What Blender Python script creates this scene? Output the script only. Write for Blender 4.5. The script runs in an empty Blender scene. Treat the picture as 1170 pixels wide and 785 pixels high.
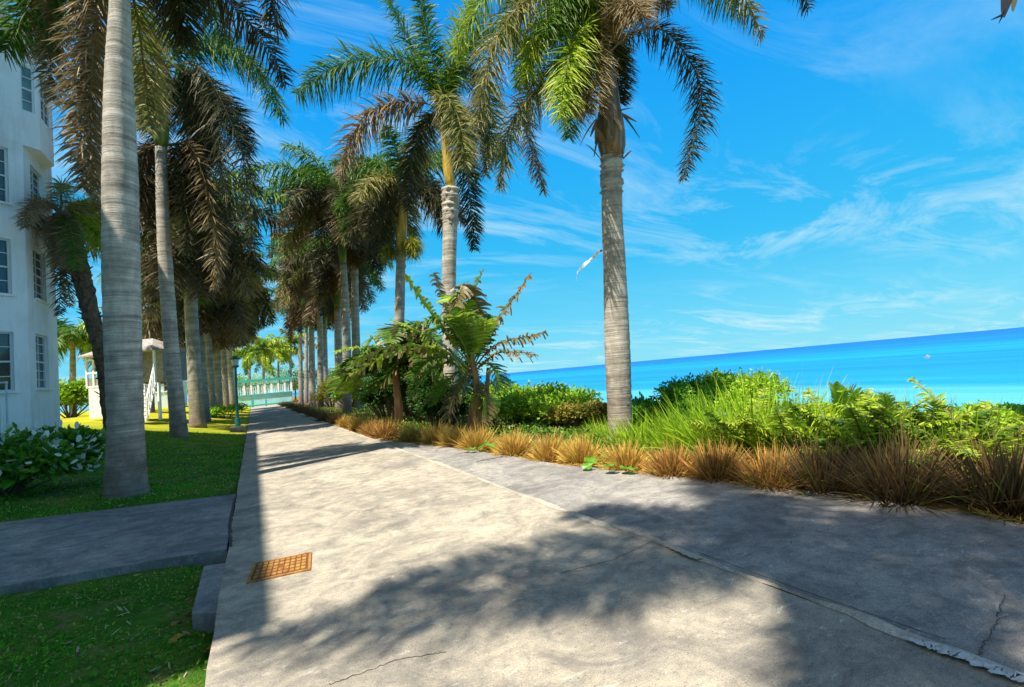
import bpy, math, random
import numpy as np
from mathutils import Matrix, Vector
random.seed(7); RNG = np.random.default_rng(7)
SC = bpy.context.scene; COL = SC.collection
PI = math.pi

# ------------------------------------------------------------------ camera
F, EYE = 560.0, 1.55
def _ray(x, y):
    v = np.array([(x-585)/F, (392.5-y)/F, -1.0]); return v/np.linalg.norm(v)
_n = np.cross(_ray(1170, 373), _ray(557, 428)); _n /= np.linalg.norm(_n)
if _n[1] < 0: _n = -_n
_y = _ray(289, 452); _y = _y-_n*_y.dot(_n); _y /= np.linalg.norm(_y)
CM = np.array([np.cross(_y, _n), _y, _n])
CR, CU, CF = CM[:, 0], CM[:, 1], -CM[:, 2]          # camera right, up, forward in the world
def rdir(px, py): return CM @ np.array([(px-585)/F, (392.5-py)/F, -1.0])
def gp(px, py, z=0.0):
    d = rdir(px, py); t = (z-EYE)/d[2]; return np.array([d[0]*t, d[1]*t, z])
def at_depth(px, py, D):
    return np.array([0, 0, EYE])+rdir(px, py)*D
def at_Y(px, py, Y):
    d = rdir(px, py); return np.array([0, 0, EYE])+d*(Y/d[1])
def depth(P): return float((np.array(P)-np.array([0, 0, EYE])) @ CF)
cam = bpy.data.cameras.new('camera'); cam.sensor_width = 36; cam.lens = F/1170*36
cam.clip_start = .05; cam.clip_end = 20000
co = bpy.data.objects.new('camera', cam); COL.objects.link(co)
mw = Matrix.Identity(4)
for i in range(3):
    for j in range(3): mw[i][j] = CM[i, j]
mw[2][3] = EYE
co.matrix_world = mw; SC.camera = co

# ------------------------------------------------------------------ helpers
def tag(o, label=None, cat=None, group=None, kind=None):
    if label: o['label'] = label
    if cat: o['category'] = cat
    if group: o['group'] = group
    if kind: o['kind'] = kind
    return o
def empty(name, loc, label, cat, group=None):
    o = bpy.data.objects.new(name, None); COL.objects.link(o); o.location = Vector(loc)
    o.empty_display_size = .2
    return tag(o, label, cat, group)
class MB:
    """collects vertices / faces / colours, links them as one mesh object (world coordinates)"""
    def __init__(s): s.V = []; s.F = []; s.C = []; s.MI = []; s.n = 0
    def add(s, V, Fc, C=None, mi=0):
        V = np.asarray(V, float).reshape(-1, 3)
        s.V.append(V)
        s.F += [tuple(int(i)+s.n for i in f) for f in Fc]
        s.MI += [mi]*len(Fc)
        if C is None: C = (1, 1, 1)
        C = np.asarray(C, float)
        if C.ndim == 1: C = np.tile(C[:3], (len(V), 1))
        s.C.append(C[:, :3]); s.n += len(V)
    def box(s, c, size, rz=0, mi=0, C=None, M=None):
        x, y, z = [k/2 for k in size]
        V = np.array([(a*x, b*y, d*z) for a in (-1, 1) for b in (-1, 1) for d in (-1, 1)])
        if rz:
            cs, sn = math.cos(rz), math.sin(rz)
            V = V @ np.array([[cs, sn, 0], [-sn, cs, 0], [0, 0, 1]])
        if M is not None: V = V @ np.array(M).T
        s.add(V+np.array(c), [(0, 1, 3, 2), (4, 6, 7, 5), (0, 4, 5, 1), (2, 3, 7, 6), (0, 2, 6, 4), (1, 5, 7, 3)], C, mi)
    def tube(s, P, R, n=8, C=None, mi=0, cap=True, wob=None):
        P = np.asarray(P, float); m = len(P)
        R = np.full(m, R, float) if np.isscalar(R) else np.asarray(R, float)
        T = np.gradient(P, axis=0); T /= np.linalg.norm(T, axis=1)[:, None]
        ref = np.array([0, 0, 1.0]) if abs(T[0][2]) < .9 else np.array([1.0, 0, 0])
        V = []
        for i in range(m):
            a = np.cross(T[i], ref); a /= np.linalg.norm(a); b = np.cross(T[i], a)
            for k in range(n):
                t = 2*PI*k/n; r = R[i]*(1+(wob[i, k] if wob is not None else 0))
                V.append(P[i]+r*(a*math.cos(t)+b*math.sin(t)))
        Fc = [(i*n+k, i*n+(k+1) % n, (i+1)*n+(k+1) % n, (i+1)*n+k) for i in range(m-1) for k in range(n)]
        if cap: Fc += [tuple(range(n))[::-1], tuple((m-1)*n+k for k in range(n))]
        s.add(V, Fc, C, mi)
    def build(s, name, mats, parent=None, smooth=False, origin=None):
        me = bpy.data.meshes.new(name)
        V = np.concatenate(s.V)
        off = np.zeros(3)
        if parent is not None:
            off = np.array(parent.get('_org', parent.location), float)
        elif origin is not None: off = np.array(origin, float)
        me.from_pydata((V-off).tolist(), [], s.F)
        if not isinstance(mats, (list, tuple)): mats = [mats]
        for m in mats: me.materials.append(m)
        if len(mats) > 1: me.polygons.foreach_set('material_index', s.MI)
        ca = me.color_attributes.new('Col', 'FLOAT_COLOR', 'POINT')
        C = np.concatenate(s.C); C4 = np.ones((len(C), 4)); C4[:, :3] = C
        ca.data.foreach_set('color', C4.ravel())
        if smooth: me.polygons.foreach_set('use_smooth', [True]*len(me.polygons))
        me.update()
        o = bpy.data.objects.new(name, me); COL.objects.link(o)
        if parent is not None: o.parent = parent
        elif origin is not None: o.location = Vector(origin)
        if parent is not None and parent.type == 'MESH' : o['_org'] = tuple(off)
        elif parent is not None: o['_org'] = tuple(off)
        return o
def tagm(o, *a, **k): return tag(o, *a, **k)

# ------------------------------------------------------------------ materials
def mat(name):
    m = bpy.data.materials.new(name); m.use_nodes = True
    nt = m.node_tree; nt.nodes.clear()
    out = nt.nodes.new('ShaderNodeOutputMaterial'); b = nt.nodes.new('ShaderNodeBsdfPrincipled')
    nt.links.new(b.outputs[0], out.inputs[0])
    return m, nt, b, out
def N(nt, t, **kw):
    n = nt.nodes.new(t)
    for k, v in kw.items(): setattr(n, k, v)
    return n
def ramp(nt, fac, stops):
    r = N(nt, 'ShaderNodeValToRGB'); e = r.color_ramp.elements
    while len(e) < len(stops): e.new(.5)
    for i, (p, c) in enumerate(stops):
        e[i].position = p; e[i].color = (*c, 1) if len(c) == 3 else c
    nt.links.new(fac, r.inputs[0]); return r.outputs[0]
def noise(nt, vec, scale, detail=4, rough=.55, dist=0, out=0):
    n = N(nt, 'ShaderNodeTexNoise'); n.inputs['Scale'].default_value = scale
    n.inputs['Detail'].default_value = detail; n.inputs['Roughness'].default_value = rough
    n.inputs['Distortion'].default_value = dist
    if vec is not None: nt.links.new(vec, n.inputs['Vector'])
    return n.outputs[out]
def mapping(nt, vec, scale=(1, 1, 1), rot=(0, 0, 0)):
    m = N(nt, 'ShaderNodeMapping'); m.inputs['Scale'].default_value = scale; m.inputs['Rotation'].default_value = rot
    nt.links.new(vec, m.inputs['Vector']); return m.outputs[0]
def mix(nt, a, b, fac, mode='MIX'):
    m = N(nt, 'ShaderNodeMix', data_type='RGBA', blend_type=mode)
    for sock, v in ((m.inputs[0], fac), (m.inputs[6], a), (m.inputs[7], b)):
        if hasattr(v, 'links'): nt.links.new(v, sock)
        elif isinstance(v, (int, float)): sock.default_value = v
        else: sock.default_value = (*v, 1)
    return m.outputs[2]
def bump(nt, h, b, strength=.4, dist=.02):
    n = N(nt, 'ShaderNodeBump'); n.inputs['Strength'].default_value = strength; n.inputs['Distance'].default_value = dist
    nt.links.new(h, n.inputs['Height']); nt.links.new(n.outputs[0], b.inputs['Normal'])
def geo(nt): return N(nt, 'ShaderNodeNewGeometry').outputs['Position']
def simple(name, col, rough=.6, var=.15, scale=3.0, metallic=0, spec=.3, bmp=.0):
    m, nt, b, _ = mat(name)
    f = noise(nt, geo(nt), scale, 5)
    c = ramp(nt, f, [(.3, tuple(k*(1-var) for k in col)), (.7, tuple(min(1, k*(1+var)) for k in col))])
    nt.links.new(c, b.inputs['Base Color']); b.inputs['Roughness'].default_value = rough
    b.inputs['Metallic'].default_value = metallic; b.inputs['Specular IOR Level'].default_value = spec
    if bmp: bump(nt, noise(nt, geo(nt), scale*12, 4), b, bmp, .01)
    return m
def leafmat(name, rough=.45, trans=.3, spec=.35):
    m, nt, b, out = mat(name)
    a = N(nt, 'ShaderNodeAttribute', attribute_name='Col').outputs['Color']
    nt.links.new(a, b.inputs['Base Color']); b.inputs['Roughness'].default_value = rough
    b.inputs['Specular IOR Level'].default_value = spec
    t = N(nt, 'ShaderNodeBsdfTranslucent'); nt.links.new(mix(nt, a, (1.0, 1.0, .45), .0), t.inputs[0])
    g = N(nt, 'ShaderNodeGamma'); g.inputs[1].default_value = .85; nt.links.new(a, g.inputs[0]); nt.links.new(g.outputs[0], t.inputs[0])
    ms = N(nt, 'ShaderNodeMixShader'); ms.inputs[0].default_value = trans
    nt.links.new(b.outputs[0], ms.inputs[1]); nt.links.new(t.outputs[0], ms.inputs[2]); nt.links.new(ms.outputs[0], out.inputs[0])
    return m
M = {}
M['leaf'] = leafmat('palm_leaf', .5, .25, .3)
M['bush'] = leafmat('bush_leaf', .5, .32, .3)
M['grass'] = leafmat('grass_blade', .6, .3, .2)
M['dry'] = leafmat('dry_grass', .7, .2, .15)
M['banana'] = leafmat('banana_leaf', .4, .4, .4)

def concrete(name, c0, c1, c2, seed=0, streak=(1, 1, 1), rot=0, dark=.5):
    m, nt, b, _ = mat(name); P = geo(nt)
    mp = N(nt, 'ShaderNodeMapping'); mp.inputs['Location'].default_value = (seed, seed*.7, 0); nt.links.new(P, mp.inputs[0]); P2 = mp.outputs[0]
    big = noise(nt, P2, .7, 8, .66, .8)
    c = ramp(nt, big, [(.3, c0), (.5, c1), (.7, c2)])
    st = noise(nt, mapping(nt, P2, streak, (0, 0, rot)), 3.2, 10, .78, .5)
    c = mix(nt, c, ramp(nt, st, [(.34, (.6, .6, .62)), (.48, (.98, .98, .98)), (.66, (1.3, 1.26, 1.18))]), .6, 'MULTIPLY')
    blot = noise(nt, P2, 6.5, 8, .8, .6)
    c = mix(nt, c, ramp(nt, blot, [(.36, (.62, .62, .65)), (.5, (1, 1, 1)), (.62, (1.22, 1.2, 1.14))]), .75, 'MULTIPLY')
    fine = noise(nt, P, 110, 4, .85)
    c = mix(nt, c, ramp(nt, fine, [(.34, (.5, .5, .5)), (.5, (1, 1, 1)), (.66, (1.5, 1.48, 1.42))]), .8, 'MULTIPLY')
    vor = N(nt, 'ShaderNodeTexVoronoi', feature='F1'); vor.inputs['Scale'].default_value = 36; nt.links.new(P, vor.inputs['Vector'])
    c = mix(nt, c, (.09, .085, .08), ramp(nt, vor.outputs['Distance'], [(.08, (.8, .8, .8)), (.2, (0, 0, 0))]))
    pale = noise(nt, mapping(nt, P2, (streak[0]*1.4, streak[1]*1.2, 1), (0, 0, rot+.3)), 5.5, 9, .82, 1.0)
    c = mix(nt, c, (.66, .62, .54), ramp(nt, pale, [(.58, (0, 0, 0)), (.66, (.75, .75, .75))]))
    stain = noise(nt, P2, 1.5, 9, .74, 1.2)
    c = mix(nt, c, (.11, .105, .10), ramp(nt, stain, [(.46, (0, 0, 0)), (.64, (dark, dark, dark))]))
    nt.links.new(c, b.inputs['Base Color']); b.inputs['Roughness'].default_value = .9; b.inputs['Specular IOR Level'].default_value = .2
    h = mix(nt, fine, blot, .5); bump(nt, h, b, .6, .012)
    return m
M['path'] = concrete('path_concrete', (.26, .238, .20), (.37, .327, .262), (.47, .415, .32), 3, (.6, 1.7, 1), .35, .6)
M['apron'] = concrete('apron_concrete', (.21, .2, .195), (.29, .275, .255), (.37, .34, .30), 11, (.6, 1.5, 1), -.3, .65)
M['walk'] = concrete('walkway_concrete', (.15, .15, .155), (.22, .22, .22), (.34, .32, .30), 23, (.6, 1.8, 1), .1, .75)
M['mortar'] = concrete('joint_mortar', (.36, .32, .26), (.46, .41, .33), (.56, .5, .42), 31, (1, 1, 1), 0, .3)
M['patch'] = simple('white_patch', (.5, .5, .49), .8, .3, 22, bmp=.5)
M['crack'] = simple('crack_dirt', (.07, .06, .05), .95, .4, 15)

def trunkmat(name, ca, cb, cc, ring=9.0):
    m, nt, b, _ = mat(name); P = geo(nt)
    ob = N(nt, 'ShaderNodeTexCoord').outputs['Object']
    ring1 = noise(nt, mapping(nt, ob, (.55, .55, ring)), 1.6, 6, .62, .25)
    c = ramp(nt, ring1, [(.28, ca), (.48, cb), (.72, cc)])
    fr = noise(nt, mapping(nt, ob, (1.2, 1.2, 22)), 2.0, 5, .7, .5)
    c = mix(nt, c, ramp(nt, fr, [(.3, (.6, .58, .56)), (.5, (1, 1, 1)), (.75, (1.2, 1.18, 1.15))]), .8, 'MULTIPLY')
    sp = noise(nt, mapping(nt, ob, (1, 1, .22)), 9, 5, .7, .3)
    c = mix(nt, c, ramp(nt, sp, [(.32, (.72, .7, .7)), (.6, (1.12, 1.1, 1.08))]), .8, 'MULTIPLY')
    blot = noise(nt, ob, 1.3, 5, .6)
    c = mix(nt, c, (.16, .14, .12), ramp(nt, blot, [(.48, (0, 0, 0)), (.72, (.7, .7, .7))]))
    scar = noise(nt, mapping(nt, ob, (.25, .25, 14)), 1.1, 3, .5, .15)
    c = mix(nt, c, (.2, .18, .155), ramp(nt, scar, [(.37, (.4, .4, .4)), (.43, (0, 0, 0))]))
    lich = noise(nt, ob, 26, 2, .5)
    c = mix(nt, c, (.6, .6, .57), ramp(nt, lich, [(.7, (0, 0, 0)), (.75, (.8, .8, .8))]))
    # reddish soil stain at the foot, drawn higher to paint in the lower trunk's shade
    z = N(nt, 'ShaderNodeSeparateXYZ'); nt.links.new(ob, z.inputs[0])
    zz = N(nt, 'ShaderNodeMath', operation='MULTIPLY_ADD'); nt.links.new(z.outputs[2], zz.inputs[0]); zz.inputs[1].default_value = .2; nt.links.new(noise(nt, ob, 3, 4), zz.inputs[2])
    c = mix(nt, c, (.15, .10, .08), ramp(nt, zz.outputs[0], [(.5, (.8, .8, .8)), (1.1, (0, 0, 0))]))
    nt.links.new(c, b.inputs['Base Color']); b.inputs['Roughness'].default_value = .85; b.inputs['Specular IOR Level'].default_value = .2
    h = mix(nt, ring1, fr, .5); bump(nt, h, b, .9, .03)
    return m
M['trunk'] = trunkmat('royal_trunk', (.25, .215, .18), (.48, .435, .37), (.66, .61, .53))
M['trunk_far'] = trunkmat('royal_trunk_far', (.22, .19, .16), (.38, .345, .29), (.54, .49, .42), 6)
M['rough_trunk'] = simple('rough_trunk', (.14, .09, .055), .95, .5, 9, bmp=.9)
def shaftmat(name, cols):
    m, nt, b, _ = mat(name)
    ob = N(nt, 'ShaderNodeTexCoord').outputs['Object']
    n1 = noise(nt, mapping(nt, ob, (3, 3, .5)), 3, 5, .6, .4)
    nt.links.new(ramp(nt, n1, list(zip((.3, .48, .62, .78), cols))), b.inputs['Base Color'])
    b.inputs['Roughness'].default_value = .45
    bump(nt, noise(nt, mapping(nt, ob, (8, 8, .4)), 3, 4), b, .5, .02)
    return m
M['shaft_brown'] = shaftmat('shaft_brown', [(.06, .06, .02), (.16, .10, .05), (.30, .2, .11), (.45, .36, .22)])
M['shaft_yellow'] = shaftmat('shaft_yellow', [(.25, .17, .02), (.5, .33, .04), (.6, .42, .06), (.35, .35, .06)])
M['shaft_green'] = shaftmat('shaft_green', [(.08, .14, .02), (.14, .24, .03), (.28, .34, .05), (.4, .3, .08)])

# ------------------------------------------------------------------ light and sky
SUN_EL = math.radians(63.5)
SAZ = math.radians(30.5)                      # shadows run towards +X turned this much to +Y
sd = Vector((-math.cos(SAZ)*math.cos(SUN_EL), -math.sin(SAZ)*math.cos(SUN_EL), math.sin(SUN_EL)))
sun = bpy.data.lights.new('sun', 'SUN'); sun.energy = 5.0; sun.angle = math.radians(.55); sun.color = (1.0, .93, .80)
so = bpy.data.objects.new('sun', sun); COL.objects.link(so); so.rotation_euler = sd.to_track_quat('Z', 'Y').to_euler(); so.location = (0, 0, 30)
w = bpy.data.worlds.new('World'); SC.world = w; w.use_nodes = True
nt = w.node_tree; nt.nodes.clear()
wo = N(nt, 'ShaderNodeOutputWorld'); bg = N(nt, 'ShaderNodeBackground'); nt.links.new(bg.outputs[0], wo.inputs[0])
sky = N(nt, 'ShaderNodeTexSky', sky_type='NISHITA'); sky.sun_disc = False
sky.sun_elevation = SUN_EL; sky.sun_rotation = math.atan2(sd.x, sd.y) % (2*PI)
sky.air_density = 1.0; sky.dust_density = .15; sky.ozone_density = 2.5; sky.altitude = 20
tc = N(nt, 'ShaderNodeTexCoord').outputs['Generated']
sp = N(nt, 'ShaderNodeSeparateXYZ'); nt.links.new(tc, sp.inputs[0])
dv = []
for i in (0, 1):
    a = N(nt, 'ShaderNodeMath', operation='ADD'); nt.links.new(sp.outputs[2], a.inputs[0]); a.inputs[1].default_value = .12
    q = N(nt, 'ShaderNodeMath', operation='DIVIDE'); nt.links.new(sp.outputs[i], q.inputs[0]); nt.links.new(a.outputs[0], q.inputs[1]); dv.append(q)
cb = N(nt, 'ShaderNodeCombineXYZ'); nt.links.new(dv[0].outputs[0], cb.inputs[0]); nt.links.new(dv[1].outputs[0], cb.inputs[1])
wisp = noise(nt, mapping(nt, cb.outputs[0], (.5, 1.25, 1), (0, 0, math.radians(-38))), 1.5, 10, .66, 1.3)
cov = noise(nt, mapping(nt, cb.outputs[0], (.6, .6, 1)), .75, 4, .5, .3)
mu = N(nt, 'ShaderNodeMath', operation='MULTIPLY'); nt.links.new(ramp(nt, wisp, [(.47, (0, 0, 0)), (.70, (1, 1, 1))]), mu.inputs[0]); nt.links.new(ramp(nt, cov, [(.38, (.06, .06, .06)), (.60, (1, 1, 1))]), mu.inputs[1])
mu2 = N(nt, 'ShaderNodeMath', operation='MULTIPLY'); nt.links.new(mu.outputs[0], mu2.inputs[0]); mu2.inputs[1].default_value = .9
EXPO = .88; KS = 1/(.08*2**EXPO)
azure = ramp(nt, sp.outputs[2], [(0, (.20*KS/8, .74*KS/8, .95*KS/8)), (.09, (.11*KS/8, .66*KS/8, .96*KS/8)), (.22, (.02*KS/8, .53*KS/8, .96*KS/8)), (.5, (.0, .38*KS/8, .99*KS/8)), (1, (.01*KS/8, .2*KS/8, .7*KS/8))])
az8 = N(nt, 'ShaderNodeVectorMath', operation='SCALE'); nt.links.new(azure, az8.inputs[0]); az8.inputs[3].default_value = 8
base = mix(nt, sky.outputs[0], az8.outputs[0], .92)
skc = mix(nt, base, tuple(KS*k for k in (.66, .92, 1.0)), mu2.outputs[0])
# milky brightness added to the unseen sky round the sun, greying the blue shade
dt = N(nt, 'ShaderNodeVectorMath', operation='DOT_PRODUCT'); nt.links.new(tc, dt.inputs[0]); dt.inputs[1].default_value = tuple(sd)
skc = mix(nt, skc, tuple(KS*k for k in (.46, .42, .37)), ramp(nt, dt.outputs['Value'], [(.55, (0, 0, 0)), (.9, (1, 1, 1))]))
nt.links.new(skc, bg.inputs[0]); bg.inputs[1].default_value = .08
SC.view_settings.view_transform = 'Standard'; SC.view_settings.look = 'None'; SC.view_settings.exposure = EXPO; SC.view_settings.gamma = 1

# ------------------------------------------------------------------ terrain
def sm(a, b, t):
    t = np.clip((t-a)/(b-a), 0, 1); return t*t*(3-2*t)
def zland(x, y):
    x = np.asarray(x, float); y = np.asarray(y, float)
    t = np.maximum(-x-.33, 0)
    tt = np.minimum(t, 8.0)
    near = -.085+.055*tt-.06*np.exp(-(t/.35)**2)
    mid = -.02+.06*tt**1.15
    far = -.02+.135*tt**1.27
    far = 1.62*(1-np.exp(-far/1.62*1.15))
    z = near+(mid-near)*sm(9.3, 10.3, y); z = z+(far-z)*sm(11.5, 20, y)
    # right side: level by the path, then the slope down to the sea
    r = -.1-.15*sm(5, 10, x)
    fall = sm(10.5, 50, x+4*np.sin(y*.05))
    zr = r-7.2*fall
    return np.where(x > .5, zr, z)
xs = np.concatenate([np.linspace(-400, -30, 12), np.linspace(-26, -6, 16), np.linspace(-5.7, -.33, 26), [-.30, 2.0, 5.0], np.linspace(6, 62, 57), np.linspace(70, 140, 6)])
ys = np.concatenate([np.linspace(-300, -12, 10), np.linspace(-8, 9.2, 40), [9.34], np.linspace(9.6, 30, 55), np.linspace(31, 120, 70), np.linspace(135, 900, 18)])
GX, GY = np.meshgrid(xs, ys)
GZ = zland(GX, GY)
GZ = np.where((GX > -.32) & (GX < 3.5), -.22, GZ)
mid_ = (GX > -.36) & (GX < -.31); 
GZ += np.where((GX > 12) & (GX < 60), (np.sin(GX*.9+GY*.4)*np.sin(GY*.7-GX*.3))*.22, 0)
nx, ny = len(xs), len(ys)
m_, nt, b, _ = mat('ground'); P = geo(nt)
g1 = noise(nt, P, 1.3, 6, .65, .4); g2 = noise(nt, P, 14, 5, .7)
gr = ramp(nt, g1, [(.3, (.03, .10, .008)), (.5, (.05, .15, .012)), (.66, (.12, .18, .02)), (.8, (.18, .15, .05))])
pt = noise(nt, P, 2.6, 7, .72, .6)
gr = mix(nt, gr, (.20, .155, .08), ramp(nt, pt, [(.52, (0, 0, 0)), (.64, (.8, .8, .8))]))
gr = mix(nt, gr, ramp(nt, g2, [(.3, (.55, .6, .5)), (.7, (1.4, 1.35, 1.3))]), .8, 'MULTIPLY')
sx = N(nt, 'ShaderNodeSeparateXYZ'); nt.links.new(P, sx.inputs[0])
# sunlit yellow painted into the lawn farther along, bare soil under the hedge, sand on the slope to the sea
mr = N(nt, 'ShaderNodeMapRange'); nt.links.new(sx.outputs[1], mr.inputs[0]); mr.inputs[1].default_value = 16; mr.inputs[2].default_value = 30
gr = mix(nt, gr, ramp(nt, g1, [(.3, (.22, .25, .010)), (.6, (.44, .40, .018)), (.8, (.56, .46, .05))]), mr.outputs[0])
mr2 = N(nt, 'ShaderNodeMapRange'); nt.links.new(sx.outputs[0], mr2.inputs[0]); mr2.inputs[1].default_value = 2.8; mr2.inputs[2].default_value = 3.1
soil = ramp(nt, g2, [(.3, (.10, .06, .02)), (.6, (.28, .17, .05)), (.8, (.4, .28, .1))])
gr = mix(nt, gr, soil, mr2.outputs[0])
mr3 = N(nt, 'ShaderNodeMapRange'); nt.links.new(sx.outputs[0], mr3.inputs[0]); mr3.inputs[1].default_value = 30; mr3.inputs[2].default_value = 44
gr = mix(nt, gr, ramp(nt, g1, [(.35, (.26, .15, .06)), (.6, (.45, .3, .17))]), mr3.outputs[0])
nt.links.new(gr, b.inputs['Base Color']); b.inputs['Roughness'].default_value = .95; b.inputs['Specular IOR Level'].default_value = .1
bump(nt, g2, b, .8, .04)
g = MB(); g.add(np.stack([GX, GY, GZ], -1).reshape(-1, 3), [(j*nx+i, j*nx+i+1, (j+1)*nx+i+1, (j+1)*nx+i) for j in range(ny-1) for i in range(nx-1)])
tag(g.build('ground', m_, smooth=True), 'grassy ground rising left of the path and falling right to the sea', 'ground', kind='structure')

# sea
SEA = -6.0
m_, nt, b, _ = mat('sea_water'); P = geo(nt)
sx = N(nt, 'ShaderNodeSeparateXYZ'); nt.links.new(P, sx.inputs[0])
# distance out from the shore, warped so the shallows form tongues
wn = noise(nt, mapping(nt, P, (1, .22, 1), (0, 0, .1)), .011, 6, .6, .8)
fx = N(nt, 'ShaderNodeMath', operation='MULTIPLY_ADD'); nt.links.new(wn, fx.inputs[0]); fx.inputs[1].default_value = 1.1; 
lg = N(nt, 'ShaderNodeMath', operation='LOGARITHM'); lg.inputs[1].default_value = 10
mx = N(nt, 'ShaderNodeMath', operation='MAXIMUM'); nt.links.new(sx.outputs[0], mx.inputs[0]); mx.inputs[1].default_value = 10
nt.links.new(mx.outputs[0], lg.inputs[0]); 
nt.links.new(lg.outputs[0], fx.inputs[2])
dd = N(nt, 'ShaderNodeMapRange'); nt.links.new(fx.outputs[0], dd.inputs[0]); dd.inputs[1].default_value = 2.1; dd.inputs[2].default_value = 4.2
wc = ramp(nt, dd.outputs[0], [(0, (.22, .52, .56)), (.09, (.07, .36, .54)), (.17, (.008, .22, .50)), (.34, (.004, .185, .49)), (.44, (.004, .26, .53)), (.54, (.003, .16, .47)), (.7, (.003, .11, .40)), (1, (.003, .09, .36))])
st = noise(nt, mapping(nt, P, (1, .12, 1), (0, 0, .05)), .05, 6, .7)
wc = mix(nt, wc, ramp(nt, st, [(.32, (.6, .74, .86)), (.5, (1, 1, 1)), (.64, (1.5, 1.2, 1.08)), (.74, (6, 1.9, 1.3))]), .9, 'MULTIPLY')
nt.links.new(wc, b.inputs['Base Color']); b.inputs['Roughness'].default_value = .35; b.inputs['Specular IOR Level'].default_value = .12
bump(nt, noise(nt, mapping(nt, P, (1, .5, 1)), 1.2, 5, .6), b, .5, .3)
s_ = MB(); R = 9000
s_.add([(20, -R, SEA), (R, -R, SEA), (R, R, SEA), (20, R, SEA)], [(0, 1, 2, 3)])
tag(s_.build('water', m_), 'turquoise and deep blue sea', 'sea', kind='structure')

# ------------------------------------------------------------------ path
edge_px = [(1400, 640), (1170, 598), (1085, 580), (1000, 567), (870, 553), (740, 541), (640, 530), (540, 514), (440, 500.5)]
EDGE = [gp(*p)[:2] for p in edge_px]
EDGE = [(5.9, -4.0), (5.6, -1.0)]+[tuple(e) for e in EDGE[1:]]
XL, XJ = -.31, 2.94
EDGE[-1] = (XJ+.15, EDGE[-1][1])
JEND = EDGE[-1][1]
def slab(poly, z0, z1, name, m, label):
    n = len(poly); V = [(x, y, z1) for x, y in poly]+[(x, y, z0) for x, y in poly]
    q = MB(); q.add(V, [tuple(range(n))]+[(i, i+n, (i+1) % n+n, (i+1) % n) for i in range(n)])
    o = q.build(name, m); tag(o, label, 'path', kind='structure'); return o
# left edge slightly irregular
rl = random.Random(3)
left = [(XL+rl.uniform(-.012, .012), y) for y in np.arange(86, -5, -.5)]
slab([(XJ-.01, -5), (XJ-.01, 86)]+left, -.3, 0, 'path', M['path'], 'long pale concrete path')
fine = []
for a, b2 in zip(EDGE[:-1], EDGE[1:]):
    for k in range(8):
        t = k/8; fine.append((a[0]+(b2[0]-a[0])*t+rl.uniform(-.02, .02), a[1]+(b2[1]-a[1])*t))
fine.append(EDGE[-1])
slab([(XJ+.02, -4)]+fine+[(XJ+.02, JEND+.3)], -.3, -.006, 'pavement', M['apron'], 'weathered grey concrete apron beside the path')
# mortar joint: a slightly raised uneven ribbon
def ribbon(pts, w0, z, name, m, label, cat='path', jit=.3, kind='structure', thick=.004, seed=0):
    r = random.Random(seed); q = MB(); L = []; Rr = []
    pts = [np.array(p, float) for p in pts]
    for i, p in enumerate(pts):
        t = pts[min(i+1, len(pts)-1)]-pts[max(i-1, 0)]; t /= np.linalg.norm(t); n = np.array([-t[1], t[0]])
        ww = w0[i] if hasattr(w0, '__len__') else w0
        L.append(p+n*ww*(.5+r.uniform(-jit, jit)*.5)); Rr.append(p-n*ww*(.5+r.uniform(-jit, jit)*.5))
    V = [(a[0], a[1], z) for a in L]+[(a[0], a[1], z) for a in Rr]+[(p[0], p[1], z+thick) for p in pts]
    n = len(pts)
    q.add(V, [(i, i+1, 2*n+i+1, 2*n+i) for i in range(n-1)]+[(n+i+1, n+i, 2*n+i, 2*n+i+1) for i in range(n-1)])
    o = q.build(name, m, smooth=True); tag(o, label, cat, kind=kind); return o
jy = np.arange(-2, 40, .12)
jw = [.07+.02*math.sin(y*1.7)+.02*math.sin(y*5.1) for y in jy]
ribbon([(XJ+.012*math.sin(y*.9)+rl.uniform(-.004, .004), y) for y in jy], jw, .003, 'path_joint', M['mortar'], 'pale mortar joint running along the concrete path', jit=.4, thick=.012, seed=5)
ribbon([(XJ+.08+.015*math.sin(y*2.3)+rl.uniform(-.006, .003), y) for y in np.arange(1.3, 2.9, .04)], .007, .013, 'crack', M['crack'], 'dark crack along the mortar joint', jit=.8, thick=.003, seed=8)
# whitish filler in the near end of the joint
def px_line(pp, n, jit=0, z=0, seed=1):
    r = random.Random(seed); out = []
    P_ = [gp(*p)[:2] for p in pp]
    for a, b2 in zip(P_[:-1], P_[1:]):
        for k in range(n):
            t = k/n; q = a+(b2-a)*t; out.append(q+np.array([r.uniform(-jit, jit), r.uniform(-jit, jit)]))
    out.append(P_[-1]); return out
fl = px_line([(1035, 733), (1090, 750), (1180, 785)], 50, .003, seed=3)
ribbon(fl, [.02+.07*min(1, i/30)*(.7+.3*math.sin(i*.5)) for i in range(len(fl))], .019, 'joint_filler', M['patch'], 'white filler patch in the near end of the joint', jit=.25, thick=.003, seed=6)
fl = px_line([(700, 602), (745, 617), (800, 641)], 30, .003, seed=4)
ribbon(fl, .07, .017, 'joint_filler', M['mortar'], 'pale grey filler in the middle of the joint', jit=.25, thick=.003, seed=16)
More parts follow.
